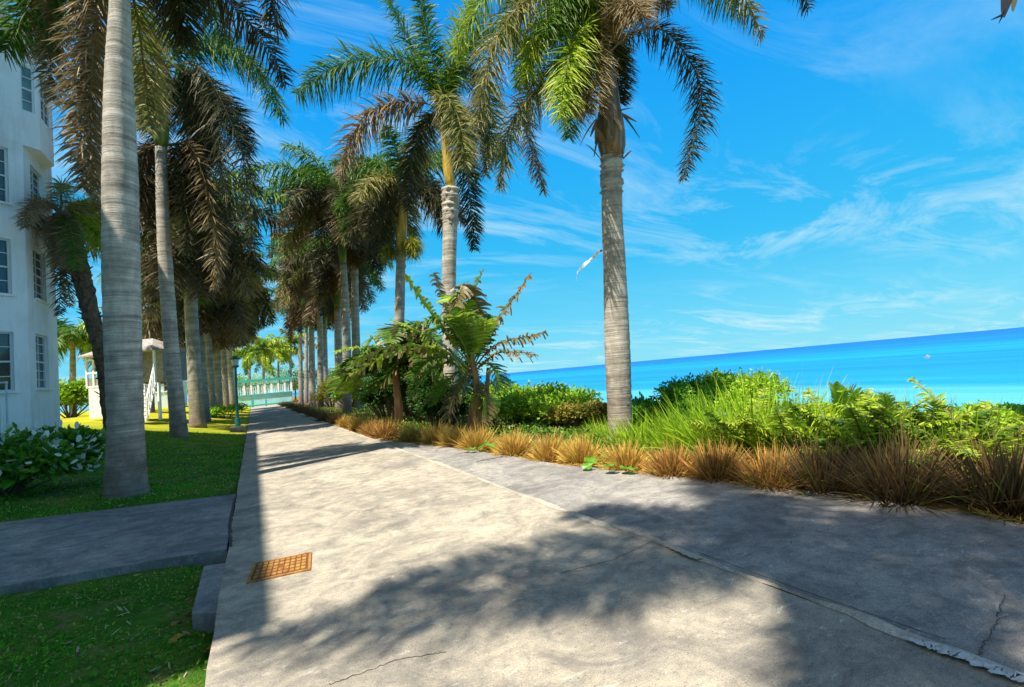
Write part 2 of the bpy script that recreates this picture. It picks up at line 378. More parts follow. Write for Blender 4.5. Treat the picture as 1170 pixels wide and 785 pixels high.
for k, (pp, wd) in enumerate([([(1148, 680), (1138, 715), (1122, 740), (1118, 752)], .004), ([(545, 527), (600, 517)], .03), ([(375, 783), (455, 754), (510, 745)], .005),
                 ([(264, 625), (262, 600), (268, 570)], .03), ([(640, 655), (700, 640), (760, 612)], .004)]):
    ribbon(px_line(pp, 22, .009, seed=k), wd, .002, 'crack', M['crack'], ['thin crack on the apron by the right edge of the photo', 'dark gap across the apron near the far grass clumps', 'thin crack in the nearest part of the path', 'dirt filled gap where the walkway meets the path', 'hairline crack across the shaded middle of the path'][k], jit=.8, thick=.002, seed=k)
# concrete block left of the path and the side walkway
bp = [gp(*p)[:2] for p in [(251, 645), (233, 646), (219, 700), (248, 700)]]
slab([(XL-.002, bp[0][1]+.02), tuple(bp[1]), tuple(bp[2]), (XL-.002, bp[3][1])], -.35, -.004, 'path_block', M['walk'], 'short concrete block jutting from the left edge of the path')
wy0, wy1 = 6.05, 9.28
wx = np.linspace(XL-.012, -9, 30)
def wz(x): return .055*max(0, -x-.33)-.004
q = MB(); V = []
for x in wx:
    j1, j2 = rl.uniform(-.015, .015), rl.uniform(-.015, .015)
    V += [(x, wy0+j1, wz(x)), (x, wy1+j2, wz(x)), (x, wy0+j1, wz(x)-.3), (x, wy1+j2, wz(x)-.3)]
n = len(wx)
q.add(V, [(4*i, 4*i+1, 4*i+5, 4*i+4)[::-1] for i in range(n-1)]+[(4*i+2, 4*i, 4*i+4, 4*i+6) for i in range(n-1)]+[(4*i+1, 4*i+3, 4*i+7, 4*i+5) for i in range(n-1)]+[(0, 2, 3, 1)])
tag(q.build('side_path', M['walk']), 'dark grey concrete walkway joining the path from the left', 'path', kind='structure')

# ------------------------------------------------------------------ foliage builders
def blades(mb, P, D, L, W, droop, C, segs=3, tipw=.15, g=(0, 0, -1), basew=.6, Nrm=None, tipC=None):
    """many narrow leaves: P base, D direction, L length, W width, droop, C colour (all arrays)"""
    n = len(P); D = D/np.linalg.norm(D, axis=1)[:, None]
    g = np.array(g, float)
    if Nrm is None: Nrm = np.tile([0, 0, 1.0], (n, 1))+RNG.normal(0, .35, (n, 3))
    Wv = np.cross(D, Nrm); Wv /= (np.linalg.norm(Wv, axis=1)[:, None]+1e-9)
    qs = np.linspace(0, 1, segs+1); V = []; Cc = []
    for q in qs:
        wq = (basew+(1-basew)*min(1, q*3)) if q < .4 else 1-(1-tipw)*((q-.4)/.6)**1.5
        c = P+D*(L*q)[:, None]+g*(L*droop*q*q)[:, None]
        V += [c-Wv*(W*wq/2)[:, None], c+Wv*(W*wq/2)[:, None]]
        cc = C if tipC is None else C*(1-q**2)+tipC*q**2
        Cc += [cc, cc]
    V = np.stack(V, 1); Cc = np.stack(Cc, 1); k = 2*(segs+1)
    Fc = []
    base = np.arange(n)*k
    for s in range(segs):
        Fc.append(np.stack([base+2*s, base+2*s+1, base+2*s+3, base+2*s+2], 1))
    Fc = np.concatenate(Fc)
    mb.add(V.reshape(-1, 3), Fc.tolist(), Cc.reshape(-1, 3))
def bez(pts, n):
    """Catmull-Rom through the points"""
    P_ = np.array(pts, float)
    P_ = np.concatenate([[2*P_[0]-P_[1]], P_, [2*P_[-1]-P_[-2]]])
    out = []; m = len(P_)-3
    for t in np.linspace(0, m-1e-6, n):
        i = int(t); u = t-i; a, b2, c, d = P_[i:i+4]
        out.append(.5*((2*b2)+(-a+c)*u+(2*a-5*b2+4*c-d)*u*u+(-a+3*b2-3*c+d)*u**3))
    return np.array(out)
PAL = {   # leaflet colours (base, variation target, tip)
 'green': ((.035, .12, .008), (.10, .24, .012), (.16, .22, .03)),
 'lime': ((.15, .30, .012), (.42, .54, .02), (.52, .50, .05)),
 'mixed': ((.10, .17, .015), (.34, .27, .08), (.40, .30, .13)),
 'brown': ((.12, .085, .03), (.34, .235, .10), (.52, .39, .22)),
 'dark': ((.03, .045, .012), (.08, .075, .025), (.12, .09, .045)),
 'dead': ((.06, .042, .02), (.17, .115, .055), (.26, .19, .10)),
}
def frond(parent, pts, kind='green', pairs=90, ll=.62, lw=.030, droop=.55, spread=1.0, seed=0, name='frond', label=None):
    global RNG
    RNG = np.random.default_rng(seed+11)
    R_ = RNG; big = pairs >= 75; pairs = int(pairs*(2.3 if big else 1.6))
    S = bez(pts, 26); d = np.linalg.norm(np.diff(S, axis=0), axis=1); L = d.sum(); cum = np.concatenate([[0], np.cumsum(d)])/L
    mb = MB()
    c0, c1, ct = [np.array(c) for c in PAL[kind]]
    rc = np.array((.20, .20, .05)) if kind in ('green', 'lime') else np.array((.26, .19, .09))
    mb.tube(S, np.linspace(.032, .006, 26)*(1 if lw < .05 else 1.3), 4, C=rc, cap=False)
    ss = np.repeat(np.linspace(.12, .995, pairs), 2)+R_.normal(0, .003, pairs*2); ss = np.clip(ss, .08, .999)
    P_ = np.stack([np.interp(ss, cum, S[:, k]) for k in range(3)], 1)
    Tn = np.gradient(S, axis=0); Tn /= np.linalg.norm(Tn, axis=1)[:, None]
    T = np.stack([np.interp(ss, cum, Tn[:, k]) for k in range(3)], 1); T /= np.linalg.norm(T, axis=1)[:, None]
    # frond side: horizontal perpendicular to the overall direction
    hd = S[-1]-S[0]; hd[2] = 0
    if np.linalg.norm(hd) < .3: hd = np.array([math.cos(seed), math.sin(seed), 0])
    side = np.cross(hd/np.linalg.norm(hd), [0, 0, 1.0]); side /= np.linalg.norm(side)
    U = np.cross(side[None, :], T); U /= (np.linalg.norm(U, axis=1)[:, None]+1e-9)
    sg = np.tile([1, -1], pairs).astype(float)
    phi = R_.normal(0, .62, pairs*2)*spread
    D = side[None, :]*(sg*np.cos(phi))[:, None]+U*np.sin(phi)[:, None]+T*R_.uniform(.2, .85, pairs*2)[:, None]+R_.normal(0, .10, (pairs*2, 3))
    prof = np.interp(ss, [.1, .25, .55, .85, 1], [.55, .95, 1.0, .7, .3])
    Ls = 1.18*ll*prof*R_.uniform(.75, 1.12, pairs*2)
    v = R_.beta(1.2, 1.6, pairs*2)[:, None]
    C = c0*(1-v)+c1*v; C = C*R_.uniform(.75, 1.2, (pairs*2, 1))
    tipc = C*.5+ct*.5
    W = (.92 if big else 1.15)*lw*R_.uniform(.7, 1.15, pairs*2)
    Nrm = np.cross(D, T)+R_.normal(0, .5, (pairs*2, 3))
    blades(mb, P_, D, Ls, W, droop*R_.uniform(.5, 1.5, pairs*2), C, 3, .12, Nrm=Nrm, tipC=tipc)
    o = mb.build(name, M['leaf'], parent)
    if label: o['label'] = label
    return o
def para(hub, az, e0, e1, L, p=1.1, n=7):
    """frond curve; az relative to the camera: 0 image right, 90 away, 180 image left, -90 towards us"""
    r = CR.copy(); r[2] = 0; r /= np.linalg.norm(r); f = CF.copy(); f[2] = 0; f /= np.linalg.norm(f)
    h = r*math.cos(math.radians(az))+f*math.sin(math.radians(az))
    P_ = [np.array(hub, float)]; st = L/(n-1)
    for i in range(n-1):
        t = ((i+.5)/(n-1))**p; a = math.radians(e0+(e1-e0)*t)
        P_.append(P_[-1]+st*(h*math.cos(a)+np.array([0, 0, math.sin(a)])))
    return P_
def img(pts, d0, d1):
    """curve through picture positions whose distance runs from d0 to d1"""
    n = len(pts); return [at_depth(x, y, d0+(d1-d0)*i/(n-1)) for i, (x, y) in enumerate(pts)]
def palm(base, line, radii, label, shaft=None, hub=None, group='royal palms beside the path', name='palm_tree', tm='trunk', seed=0, nring=10, name_trunk='trunk', ragged=0):
    """line = trunk centre points base..top, radii the same number"""
    root = empty(name, base, label, 'palm tree', group)
    S = bez(line, 40 if tm == 'trunk' else 22)
    n = len(S); r = np.interp(np.linspace(0, 1, n), np.linspace(0, 1, len(radii)), radii)
    mb = MB(); rr = np.random.default_rng(seed)
    # ring scars: many short segments with tiny steps
    k = 4 if tm == 'trunk' else 2
    S2 = bez(line, n*k); r2 = np.interp(np.linspace(0, 1, n*k), np.linspace(0, 1, n), r)*(1+rr.normal(0, .010, n*k))
    wob = rr.normal(0, .006, (n*k, 20 if tm == 'trunk' else 12))
    if ragged:
        top = int(n*k*(1-ragged)); r2[top:] *= 1+rr.uniform(-.08, .18, n*k-top); wob[top:] = rr.normal(0, .09, (n*k-top, wob.shape[1]))
    # flare at the foot
    foot = np.linspace(0, 1, n*k); r2 = r2*(1+.18*np.exp(-foot*28))
    mb.tube(S2, r2, wob.shape[1], wob=wob)
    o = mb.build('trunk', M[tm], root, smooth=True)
    if shaft:
        col, top, w = shaft
        P_ = bez([S[-1]-np.array([0, 0, .03]), (S[-1]+np.array(top))/2, top], 9)
        mb = MB(); mb.tube(P_, [r[-1]*k2 for k2 in np.array([1.0, 1.3, 1.32, 1.22, 1.05, .9, .75, .6, .45])*w], 14, wob=rr.normal(0, .03, (9, 14)))
        mb.build('crownshaft', M[col], root, smooth=True)
    return root
def crown(root, hub, specs, L=3.6, pairs=80, ll=.6, lw=.032, seed=0):
    """specs: (az, e0, e1, scale, kind)"""
    for i, (az, e0, e1, s, kd) in enumerate(specs):
        frond(root, para(hub, az, e0, e1, L*s), kd, pairs, ll, lw, .6 if e1 > -60 else .35, 1.0, seed*100+i)
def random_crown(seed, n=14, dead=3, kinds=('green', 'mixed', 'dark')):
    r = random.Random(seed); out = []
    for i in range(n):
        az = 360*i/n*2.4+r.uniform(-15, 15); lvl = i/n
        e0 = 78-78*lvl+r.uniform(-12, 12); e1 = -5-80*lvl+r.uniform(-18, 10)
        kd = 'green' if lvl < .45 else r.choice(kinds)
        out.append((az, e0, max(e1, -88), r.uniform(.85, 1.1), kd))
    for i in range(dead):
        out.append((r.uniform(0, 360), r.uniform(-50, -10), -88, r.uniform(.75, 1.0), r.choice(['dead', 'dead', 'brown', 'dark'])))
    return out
def flowers(root, c, rad, seed=0, n=500, col=(.30, .32, .03)):
    """bushy yellow-green flower cluster under a crownshaft"""
    r = np.random.default_rng(seed); mb = MB(); D = r.normal(0, 1, (n, 3)); D[:, 2] = D[:, 2]*.5-.5
    P_ = np.array(c)+r.normal(0, rad*.18, (n, 3))
    blades(mb, P_, D, r.uniform(.4, 1, n)*rad, np.full(n, .018), r.uniform(.1, .6, n), np.array(col)*r.uniform(.6, 1.3, (n, 1)), 2)
    mb.build('flower_cluster', M['leaf'], root)

# ------------------------------------------------------------------ the palms
def zb(x, y): return float(zland(x, y))
def ground_at(px, Y):
    d = rdir(px, 460); x = d[0]/d[1]*Y; return np.array([x, Y, zb(x, Y)])
def line_at(pts, D): return [at_depth(x, y, D) for x, y in pts]

# T1: the big near-left trunk
b1 = np.array([-1.97, 10.55, zb(-1.97, 10.55)-.03]); D1 = depth(b1)
L1 = [b1]+line_at([(143.5, 480), (141, 400), (138.5, 300), (137.5, 200), (136, 100), (137, 20), (137, -25)], D1)
t1 = palm(b1, L1, [.285, .255, .26, .265, .25, .205, .155, .12], 'thick pale royal palm trunk rising out of frame beside the building', shaft=('shaft_green', at_depth(139, -110, D1), 1.0), seed=1)
h1 = at_depth(139, -60, D1)
def fi(root, pts, hub, dd, kind, pairs, seed, ll=.62, lw=.03, droop=.5, label=None):
    d0 = depth(hub); frond(root, [hub]+img(pts, d0+dd*.3, d0+dd), kind, pairs, ll, lw, droop, 1.0, seed, label=label)
fi(t1, [(115, -40), (100, 30), (92, 120), (95, 215)], h1, .3, 'brown', 120, 1, .46, .032, .4)
fi(t1, [(105, -60), (76, -20), (58, 40), (60, 115)], h1, .7, 'brown', 110, 2, .4, .032, .4)
fi(t1, [(118, -20), (106, 60), (104, 160), (108, 230)], h1, .4, 'brown', 110, 3, .3, .032, .35)
fi(t1, [(100, -80), (60, -30), (30, 10), (5, 60)], h1, .3, 'green', 110, 4, .6, .034, .5)
fi(t1, [(110, -90), (70, -60), (50, 0), (45, 60)], h1, 1.0, 'mixed', 100, 5, .6, .034, .5)
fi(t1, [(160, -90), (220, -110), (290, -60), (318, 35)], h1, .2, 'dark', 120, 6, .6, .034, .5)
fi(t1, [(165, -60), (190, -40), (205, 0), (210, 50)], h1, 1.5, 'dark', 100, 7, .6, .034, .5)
fi(t1, [(150, -110), (200, -160), (260, -130), (270, -50)], h1, 1.5, 'green', 100, 8, .6, .034, .5)
fi(t1, [(110, -120), (60, -150), (0, -120), (-60, -50)], h1, .5, 'green', 100, 9, .6, .034, .5)
crown(t1, h1, [(90, 60, -50, 1, 'green'), (60, 30, -70, 1, 'dark'), (20, 70, -10, 1, 'green'), (120, 10, -80, 1, 'mixed')], 3.6, 90, .6, .034, 11)

# T2
D2 = 17.3; b2 = at_depth(205, 500, D2); b2[2] = zb(b2[0], b2[1])-.05
L2 = [b2]+line_at([(199, 430), (194.5, 380), (189, 300), (186, 240), (184, 168)], D2)
t2 = palm(b2, L2, [.26, .235, .23, .22, .20, .175], 'second royal palm on the left with green crownshaft and shaggy skirt', shaft=('shaft_green', at_depth(186, 85, D2), 1.0), seed=2)
h2 = at_depth(186, 78, D2)
fi(t2, [(215, 48), (260, 52), (300, 85), (325, 138)], h2, .3, 'green', 100, 21, .8, .042)
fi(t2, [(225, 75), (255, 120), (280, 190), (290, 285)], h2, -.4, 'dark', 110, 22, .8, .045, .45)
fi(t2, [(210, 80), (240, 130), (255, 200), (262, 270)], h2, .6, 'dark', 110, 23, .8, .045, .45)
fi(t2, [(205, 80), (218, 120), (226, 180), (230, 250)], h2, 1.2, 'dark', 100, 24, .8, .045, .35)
fi(t2, [(170, 70), (165, 100), (168, 150)], h2, -1.2, 'mixed', 90, 25, .8, .04, .35)
fi(t2, [(165, 60), (140, 90), (120, 160), (110, 240)], h2, .8, 'brown', 100, 26, .8, .045, .4)
fi(t2, [(165, 45), (130, 40), (100, 80), (85, 150)], h2, .8, 'mixed', 100, 27, .8, .045, .4)
fi(t2, [(200, 20), (215, -30), (235, -60)], h2, .8, 'lime', 80, 28, .7, .045, .4)
fi(t2, [(178, 45), (165, 20), (150, 10)], h2, -1.0, 'lime', 80, 29, .7, .04, .4)
for k, (x, y, kd) in enumerate([(160, 240, 'dead'), (172, 260, 'dead'), (200, 250, 'dead'), (212, 290, 'dark'), (228, 240, 'dead'), (236, 300, 'dark'), (245, 330, 'brown')]):
    sk = at_depth(185, 165, D2)
    frond(t2, [sk, at_depth((184+x)/2+(6 if x > 184 else -6), 172, D2+.2*(k % 3)), at_depth(x, (y+190)/2, D2+.4*(k % 3)), at_depth(x, y, D2+.4*(k % 3))], kd, 80, .7, .05, .3, 1.0, 40+k, label='withered frond hanging down' if kd == 'dead' else None)
crown(t2, h2, [(90, 50, -50, 1, 'green'), (130, 20, -80, 1, 'dark'), (60, 10, -85, 1, 'dark'), (20, 60, -70, 1, 'green'), (100, 0, -88, 1, 'dark'), (75, -20, -88, .9, 'dark'), (40, 0, -88, 1, 'dark')], 4.0, 80, .8, .045, 12)

# T3 and the rest of the left row (px of base, px/py of trunk top, Y)
left_row = [
 (226, 486, 216, 300, 27, .27, 'third palm of the left row, right behind the second trunk'),
 (233, 477, 226, 350, 33, .26, 'fourth palm of the left row, its thin trunk leaning left'),
 (241, 472, 236, 362, 39, .27, 'fifth palm of the left row, in the crowded shady part'),
 (249, 468, 246, 366, 45, .30, 'sixth palm of the left row, pale trunk above a small bush'),
 (258, 464, 254, 370, 52, .26, 'seventh palm of the left row, dark narrow trunk'),
 (265, 461, 261, 374, 60, .27, 'farthest palm of the left row, just behind the lamp post')]
for i, (bx, by, tx, ty, Y, r, lab) in enumerate(left_row):
    B = at_Y(bx, by, Y); D = depth(B); B[2] = min(B[2], zb(B[0], B[1]))-.05
    L_ = [B]+line_at([(bx+(tx-bx)*.45, by+(ty-by)*.4), (bx+(tx-bx)*.8, by+(ty-by)*.75), (tx, ty)], D)
    hub = at_depth(tx-1, ty-60*17/D, D)
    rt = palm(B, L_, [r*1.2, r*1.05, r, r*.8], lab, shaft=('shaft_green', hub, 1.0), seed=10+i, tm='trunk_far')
    sc = 1.0
    pr = 70 if i < 2 else 48
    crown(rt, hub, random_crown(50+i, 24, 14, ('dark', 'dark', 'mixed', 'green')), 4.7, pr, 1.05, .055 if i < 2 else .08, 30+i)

# R1: the lone palm on the right
D = depth(gp(709, 502)); Rb = gp(709, 503); Rb[2] = -.15
LR = [Rb]+line_at([(708, 470), (705.5, 400), (702, 300), (699.5, 250), (699, 180)], D)
r1 = palm(Rb, LR, [.26, .245, .26, .225, .21, .205], 'lone royal palm on the right with torn brown crownshaft against the sea', shaft=('shaft_brown', at_depth(694, 62, D), 1.05), seed=3, ragged=.12)
hr = at_depth(693, 62, D)
# torn sheaths around the crownshaft
q = MB(); rr = np.random.default_rng(5)
for k in range(16):
    a = rr.uniform(0, 2*PI); z0 = rr.uniform(-.1, 1.1); top = at_depth(699, 180, D)+np.array([math.cos(a)*.22, math.sin(a)*.22, z0])
    blades(q, top[None, :], np.array([[math.cos(a)*.35, math.sin(a)*.35, rr.uniform(-1, .9)]]), np.array([rr.uniform(.25, .6)]), np.array([rr.uniform(.07, .16)]), np.array([rr.uniform(0, .4)]), np.array([[.38, .27, .13]])*rr.uniform(.4, 1.1), 4, .3, Nrm=np.array([[math.cos(a), math.sin(a), .2]]))
q.build('sheath', M['dry'], r1)
A = lambda pts, dd, kd, pairs, seed, **k: fi(r1, pts, hr, dd, kd, pairs, seed, **k)
A([(722, 38), (760, 36), (796, 85), (800, 130), (780, 205)], .5, 'dark', 130, 61, ll=.42, lw=.028, droop=.35, label='dark drooping frond on the right')
A([(700, 10), (755, -40), (820, -50), (872, 40)], -.5, 'mixed', 120, 62, ll=.5, lw=.028)
A([(705, 0), (780, -70), (880, -70), (925, 10)], .8, 'dark', 120, 63, ll=.5, lw=.028)
A([(700, 20), (740, -15), (790, -30), (850, 20)], 1.2, 'green', 110, 64, ll=.5, lw=.028)
A([(665, 5), (610, -5), (565, 50), (545, 140)], -.6, 'mixed', 140, 65, ll=.62, lw=.028, droop=.5)
A([(670, -5), (620, -40), (560, -10), (520, 60)], .5, 'lime', 130, 66, ll=.6, lw=.028, droop=.5)
A([(670, 50), (620, 100), (585, 140), (570, 215)], -.3, 'mixed', 130, 67, ll=.45, lw=.028, droop=.45)
A([(665, 60), (610, 95), (600, 140), (622, 220)], .8, 'brown', 120, 68, ll=.4, lw=.026, droop=.4)
A([(672, 30), (655, 50), (645, 90), (640, 135)], -1.3, 'lime', 110, 69, ll=.5, lw=.028, droop=.4)
A([(680, 40), (676, 70), (672, 105), (670, 130)], -.7, 'brown', 110, 70, ll=.5, lw=.026, droop=.4)
A([(694, 45), (700, 60), (705, 80), (709, 118)], .9, 'dark', 100, 71, ll=.45, lw=.028, droop=.3)
A([(700, 30), (706, 10), (720, 0), (735, 20)], -1.2, 'brown', 100, 72, ll=.5, lw=.026, droop=.4)
A([(690, 20), (680, -20), (670, -80)], .2, 'green', 90, 73, ll=.55)
A([(695, 20), (715, -60), (740, -120)], .2, 'green', 90, 74, ll=.55)
A([(660, 20), (640, 20), (600, 60), (590, 100)], 1.5, 'green', 110, 75, ll=.5)
A([(685, 10), (650, -30), (600, -20), (575, 40)], .2, 'green', 120, 76, ll=.6)
A([(680, 20), (640, 10), (612, 40), (600, 90)], -.4, 'lime', 120, 77, ll=.6)
A([(690, 5), (670, -10), (640, 0), (622, 40)], -.8, 'green', 120, 78, ll=.6)
A([(700, 10), (720, -20), (745, -20), (765, 10)], .4, 'brown', 110, 79, ll=.5)
A([(672, 40), (660, 50), (650, 80), (655, 125)], -.2, 'green', 110, 80, ll=.55, droop=.4)
crown(r1, hr, [(100, 40, -60, 1, 'green'), (70, 60, -20, 1, 'green')], 3.2, 90, .55, .03, 13)

# R2
D = 16.3; Rb = at_depth(516, 486, D); Rb[2] = -.2
LR = [Rb]+line_at([(515.5, 450), (514, 380), (513, 320), (514, 270), (515, 215)], D)
r2_ = palm(Rb, LR, [.28, .25, .245, .235, .235, .27], 'royal palm with frayed trunk top behind the tattered banana plant', shaft=('shaft_yellow', at_depth(505, 135, D), .5), seed=4, ragged=.15)
hr = at_depth(506, 130, D)
A = lambda pts, dd, kd, pairs, seed, **k: fi(r2_, pts, hr, dd, kd, pairs, seed, **k)
A([(490, 85), (450, 68), (390, 72), (338, 108)], -.3, 'green', 120, 81, ll=.95, lw=.045)
A([(485, 118), (440, 120), (405, 150), (388, 205)], -.8, 'brown', 120, 82, ll=.75, lw=.045, droop=.45)
A([(500, 90), (490, 50), (478, -10)], -.4, 'green', 100, 83, ll=.7, lw=.045, droop=.3)
A([(495, 100), (475, 60), (455, 20), (440, -10)], 1.0, 'green', 100, 84, ll=.7, lw=.045, droop=.4)
A([(515, 90), (540, 50), (580, 35), (620, 60)], .8, 'green', 120, 85, ll=.8, lw=.045)
A([(512, 100), (540, 80), (560, 120), (555, 200)], .8, 'mixed', 120, 86, ll=.7, lw=.045, droop=.4)
A([(515, 120), (525, 150), (535, 210), (542, 285)], .8, 'dark', 110, 87, ll=.6, lw=.045, droop=.3)
A([(508, 110), (520, 60), (530, 20), (550, -20)], .0, 'lime', 110, 88, ll=.8, lw=.045, droop=.4)
A([(495, 130), (480, 150), (470, 190), (465, 240)], .8, 'dark', 100, 89, ll=.6, lw=.045, droop=.4)
A([(500, 115), (510, 110), (525, 140), (530, 190)], -1.2, 'mixed', 110, 90, ll=.7, lw=.042, droop=.4)
crown(r2_, hr, [(90, 60, -40, 1, 'green'), (120, 30, -70, 1, 'mixed'), (50, 30, -70, .8, 'dark')], 4.0, 80, .8, .045, 14)

# R3 .. far right row
right_row = [
 (452, 478, 458, 288, 22.5, .25, 'shaft_yellow', 'slim royal palm with bright orange crownshaft and yellow flowers', 462, 212),
 (409, 470, 405, 308, 33, .27, 'shaft_yellow', 'royal palm with mustard crownshaft left of the orange one', 406, 236),
 (388, 468, 386, 352, 40, .30, 'shaft_green', 'pale straight trunk third from the left in the right row', 386, 300),
 (372, 464, 371, 375, 50, .26, 'shaft_green', 'slender palm between two thicker trunks of the right row', 371, 330),
 (357, 464, 356, 376, 57, .33, 'shaft_green', 'bright trunk beside the dark far hedge, right of the twin trunks', 356, 335),
 (344, 462, 343, 378, 66, .26, 'shaft_green', 'left one of the twin trunks at the far end of the right row', 343, 345),
 (350, 461, 350, 380, 72, .24, 'shaft_green', 'right one of the twin trunks at the far end of the right row', 350, 345)]
for i, (bx, by, tx, ty, Y, r, sh, lab, hx, hy) in enumerate(right_row):
    B = at_Y(bx, by, Y); D = depth(B); B[2] = -.25
    L_ = [B]+line_at([(bx+(tx-bx)*.4, by+(ty-by)*.35), (bx+(tx-bx)*.8, by+(ty-by)*.7), (tx, ty)], D)
    hub = at_depth(hx, hy, D)
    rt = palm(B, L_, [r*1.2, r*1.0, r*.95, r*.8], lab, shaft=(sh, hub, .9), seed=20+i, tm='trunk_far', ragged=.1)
    if i == 0:
        flowers(rt, at_depth(470, 278, D-.3), .75, 3, 1100); flowers(rt, at_depth(444, 285, D-.2), .6, 4, 700, (.22, .26, .03))
        sp = [(180, 60, -20, 1, 'green'), (170, 30, -60, 1, 'green'), (0, 50, -50, 1, 'green'), (10, 10, -85, .9, 'dark'), (60, 40, -60, 1, 'dark'), (120, 30, -70, 1, 'green'), (-100, 80, 20, .7, 'green'), (-20, -10, -88, .8, 'dark'), (200, -20, -88, .8, 'dark'), (90, 80, -10, .9, 'green'), (150, 5, -85, .9, 'mixed'), (30, 70, 0, .9, 'green'), (230, 20, -80, .8, 'mixed')]
        crown(rt, hub, sp+[(180, -5, -85, 1, 'dark'), (140, -15, -88, 1, 'dark'), (20, -20, -88, .8, 'dark'), (100, -10, -88, 1, 'mixed'), (165, 15, -80, 1.1, 'green')], 3.9, 75, .8, .05, 31)
    else:
        sp = random_crown(70+i, 24, 12, ('mixed', 'dark', 'green', 'dark', 'brown'))
        if i == 1: sp += [(180, 55, -30, 1.15, 'green'), (185, 30, -50, 1.2, 'green'), (175, 10, -70, 1.1, 'mixed'), (190, 0, -80, 1.2, 'brown'), (182, 75, -10, 1.1, 'green')]
        crown(rt, hub, sp, 4.8, 70 if i < 3 else 45, .9, .055 if i < 3 else .08, 60+i)

# one more palm left of the right row whose crown fills the gap over the path
for k, (bx, by, tx, ty, Y, hx, hy, lab) in enumerate([(366, 465, 365, 345, 44, 364, 290, 'royal palm hidden in the crowd with a brown hanging skirt over the path'),
        (396, 468, 392, 300, 30, 388, 232, 'tall royal palm whose long fronds reach left over the path')]):
    B = at_Y(bx, by, Y); D = depth(B); B[2] = -.25
    L_ = [B]+line_at([(bx, by+(ty-by)*.5), (tx, ty)], D); hub = at_depth(hx, hy, D)
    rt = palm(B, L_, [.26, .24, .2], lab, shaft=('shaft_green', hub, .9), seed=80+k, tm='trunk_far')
    sp = random_crown(90+k, 20, 10, ('mixed', 'green', 'dark', 'dark'))
    sp += [(180, 50, -30, 1.0, 'green'), (178, 20, -70, 1.0, 'brown'), (188, -5, -85, 1.0, 'mixed'), (172, 5, -80, .9, 'brown')]
    crown(rt, hub, sp, 4.8, 74, .95, .055, 90+k)

# palms behind the camera: their crowns throw the shade on the foreground
def back_palm(x, y, h, specs, L, lab, seed):
    B = np.array([x, y, zb(x, y)-.05 if x < .5 else -.15])
    top = B+np.array([.1, -.1, h]); hub = top+np.array([0, 0, 1.3])
    rt = palm(B, [B, B+np.array([.02, 0, h*.4]), top], [.34, .31, .22], lab, shaft=('shaft_green', hub, .95), seed=seed)
    crown(rt, hub, specs, L, 110, .62, .04, seed)
    return rt
Bk = np.array([-.75, -1.75, -.1]); HZ = 13.4; Hb = np.array([-1.95, -.85, HZ-.1])
rt = palm(Bk, [Bk, Bk*.6+Hb*.4+np.array([.1, 0, 0]), Hb-np.array([0, 0, 1.3])], [.32, .30, .2], 'tall palm standing just behind the viewpoint', shaft=('shaft_green', Hb, .95), seed=120)
kx, ky = math.cos(SAZ)/math.tan(SUN_EL), math.sin(SAZ)/math.tan(SUN_EL)
def over(gx, gy, z): return np.array([gx-kx*z, gy-ky*z, z])
hubb = Hb
SH = [([(2.9, 3.5, 13.9), (1.5, 3.85, 12.9), (.7, 3.95, 12)], 0), ([(2.6, 3.0, 13.6), (1.1, 3.3, 12.4), (-.1, 3.75, 10.6)], 0), ([(3.6, 3.6, 14), (3.3, 4.2, 13), (3.0, 4.5, 11.8)], 0),
      ([(4.5, 3.6, 14), (4.9, 4.2, 13), (5.2, 4.5, 11.8)], 0), ([(5.0, 3.0, 14), (5.9, 3.2, 13), (6.5, 3.3, 11.5)], 0), ([(4.9, 2.3, 14), (5.7, 1.9, 13), (6.2, 1.5, 11.5)], 0),
      ([(4.5, 1.9, 14), (4.9, 1.1, 13), (5.0, .5, 11.5)], 0), ([(3.2, 2.6, 13.6), (2.3, 2.9, 12.6), (1.6, 3.0, 11)], 0), ([(3.9, 1.8, 14), (3.9, 1.0, 13), (3.9, .4, 11.5)], 0),
      ([(4.2, 3.2, 12), (4.6, 3.4, 11), (4.8, 3.5, 10)], 0), ([(4.3, 2.4, 12), (4.7, 2.1, 11), (5.0, 2.0, 10)], 0), ([(3.2, 1.9, 13.6), (2.2, 1.2, 13), (1.6, .9, 11.6)], 0), ([(3.9, 3.3, 15), (4.2, 3.7, 15.2)], 1), ([(3.5, 2.4, 12.6), (3.2, 2.9, 11.5)], 1), ([(3.6, 1.7, 13.5), (3.0, 1.2, 12), (2.7, 1.0, 10.5)], 0), ([(3.4, 1.9, 12.6), (2.7, 1.5, 11.4), (2.3, 1.3, 10)], 0), ([(4.3, 1.7, 13), (4.3, .9, 12), (4.2, .3, 10.5)], 0), ([(4.8, 2.2, 12.5), (5.2, 1.4, 11.2), (5.4, .8, 10)], 0)]
for k, (pp, u_) in enumerate(SH):
    frond(rt, [hubb]+[over(*p) for p in pp], 'green', 110, .55, .04, .3, 1, 300+k)
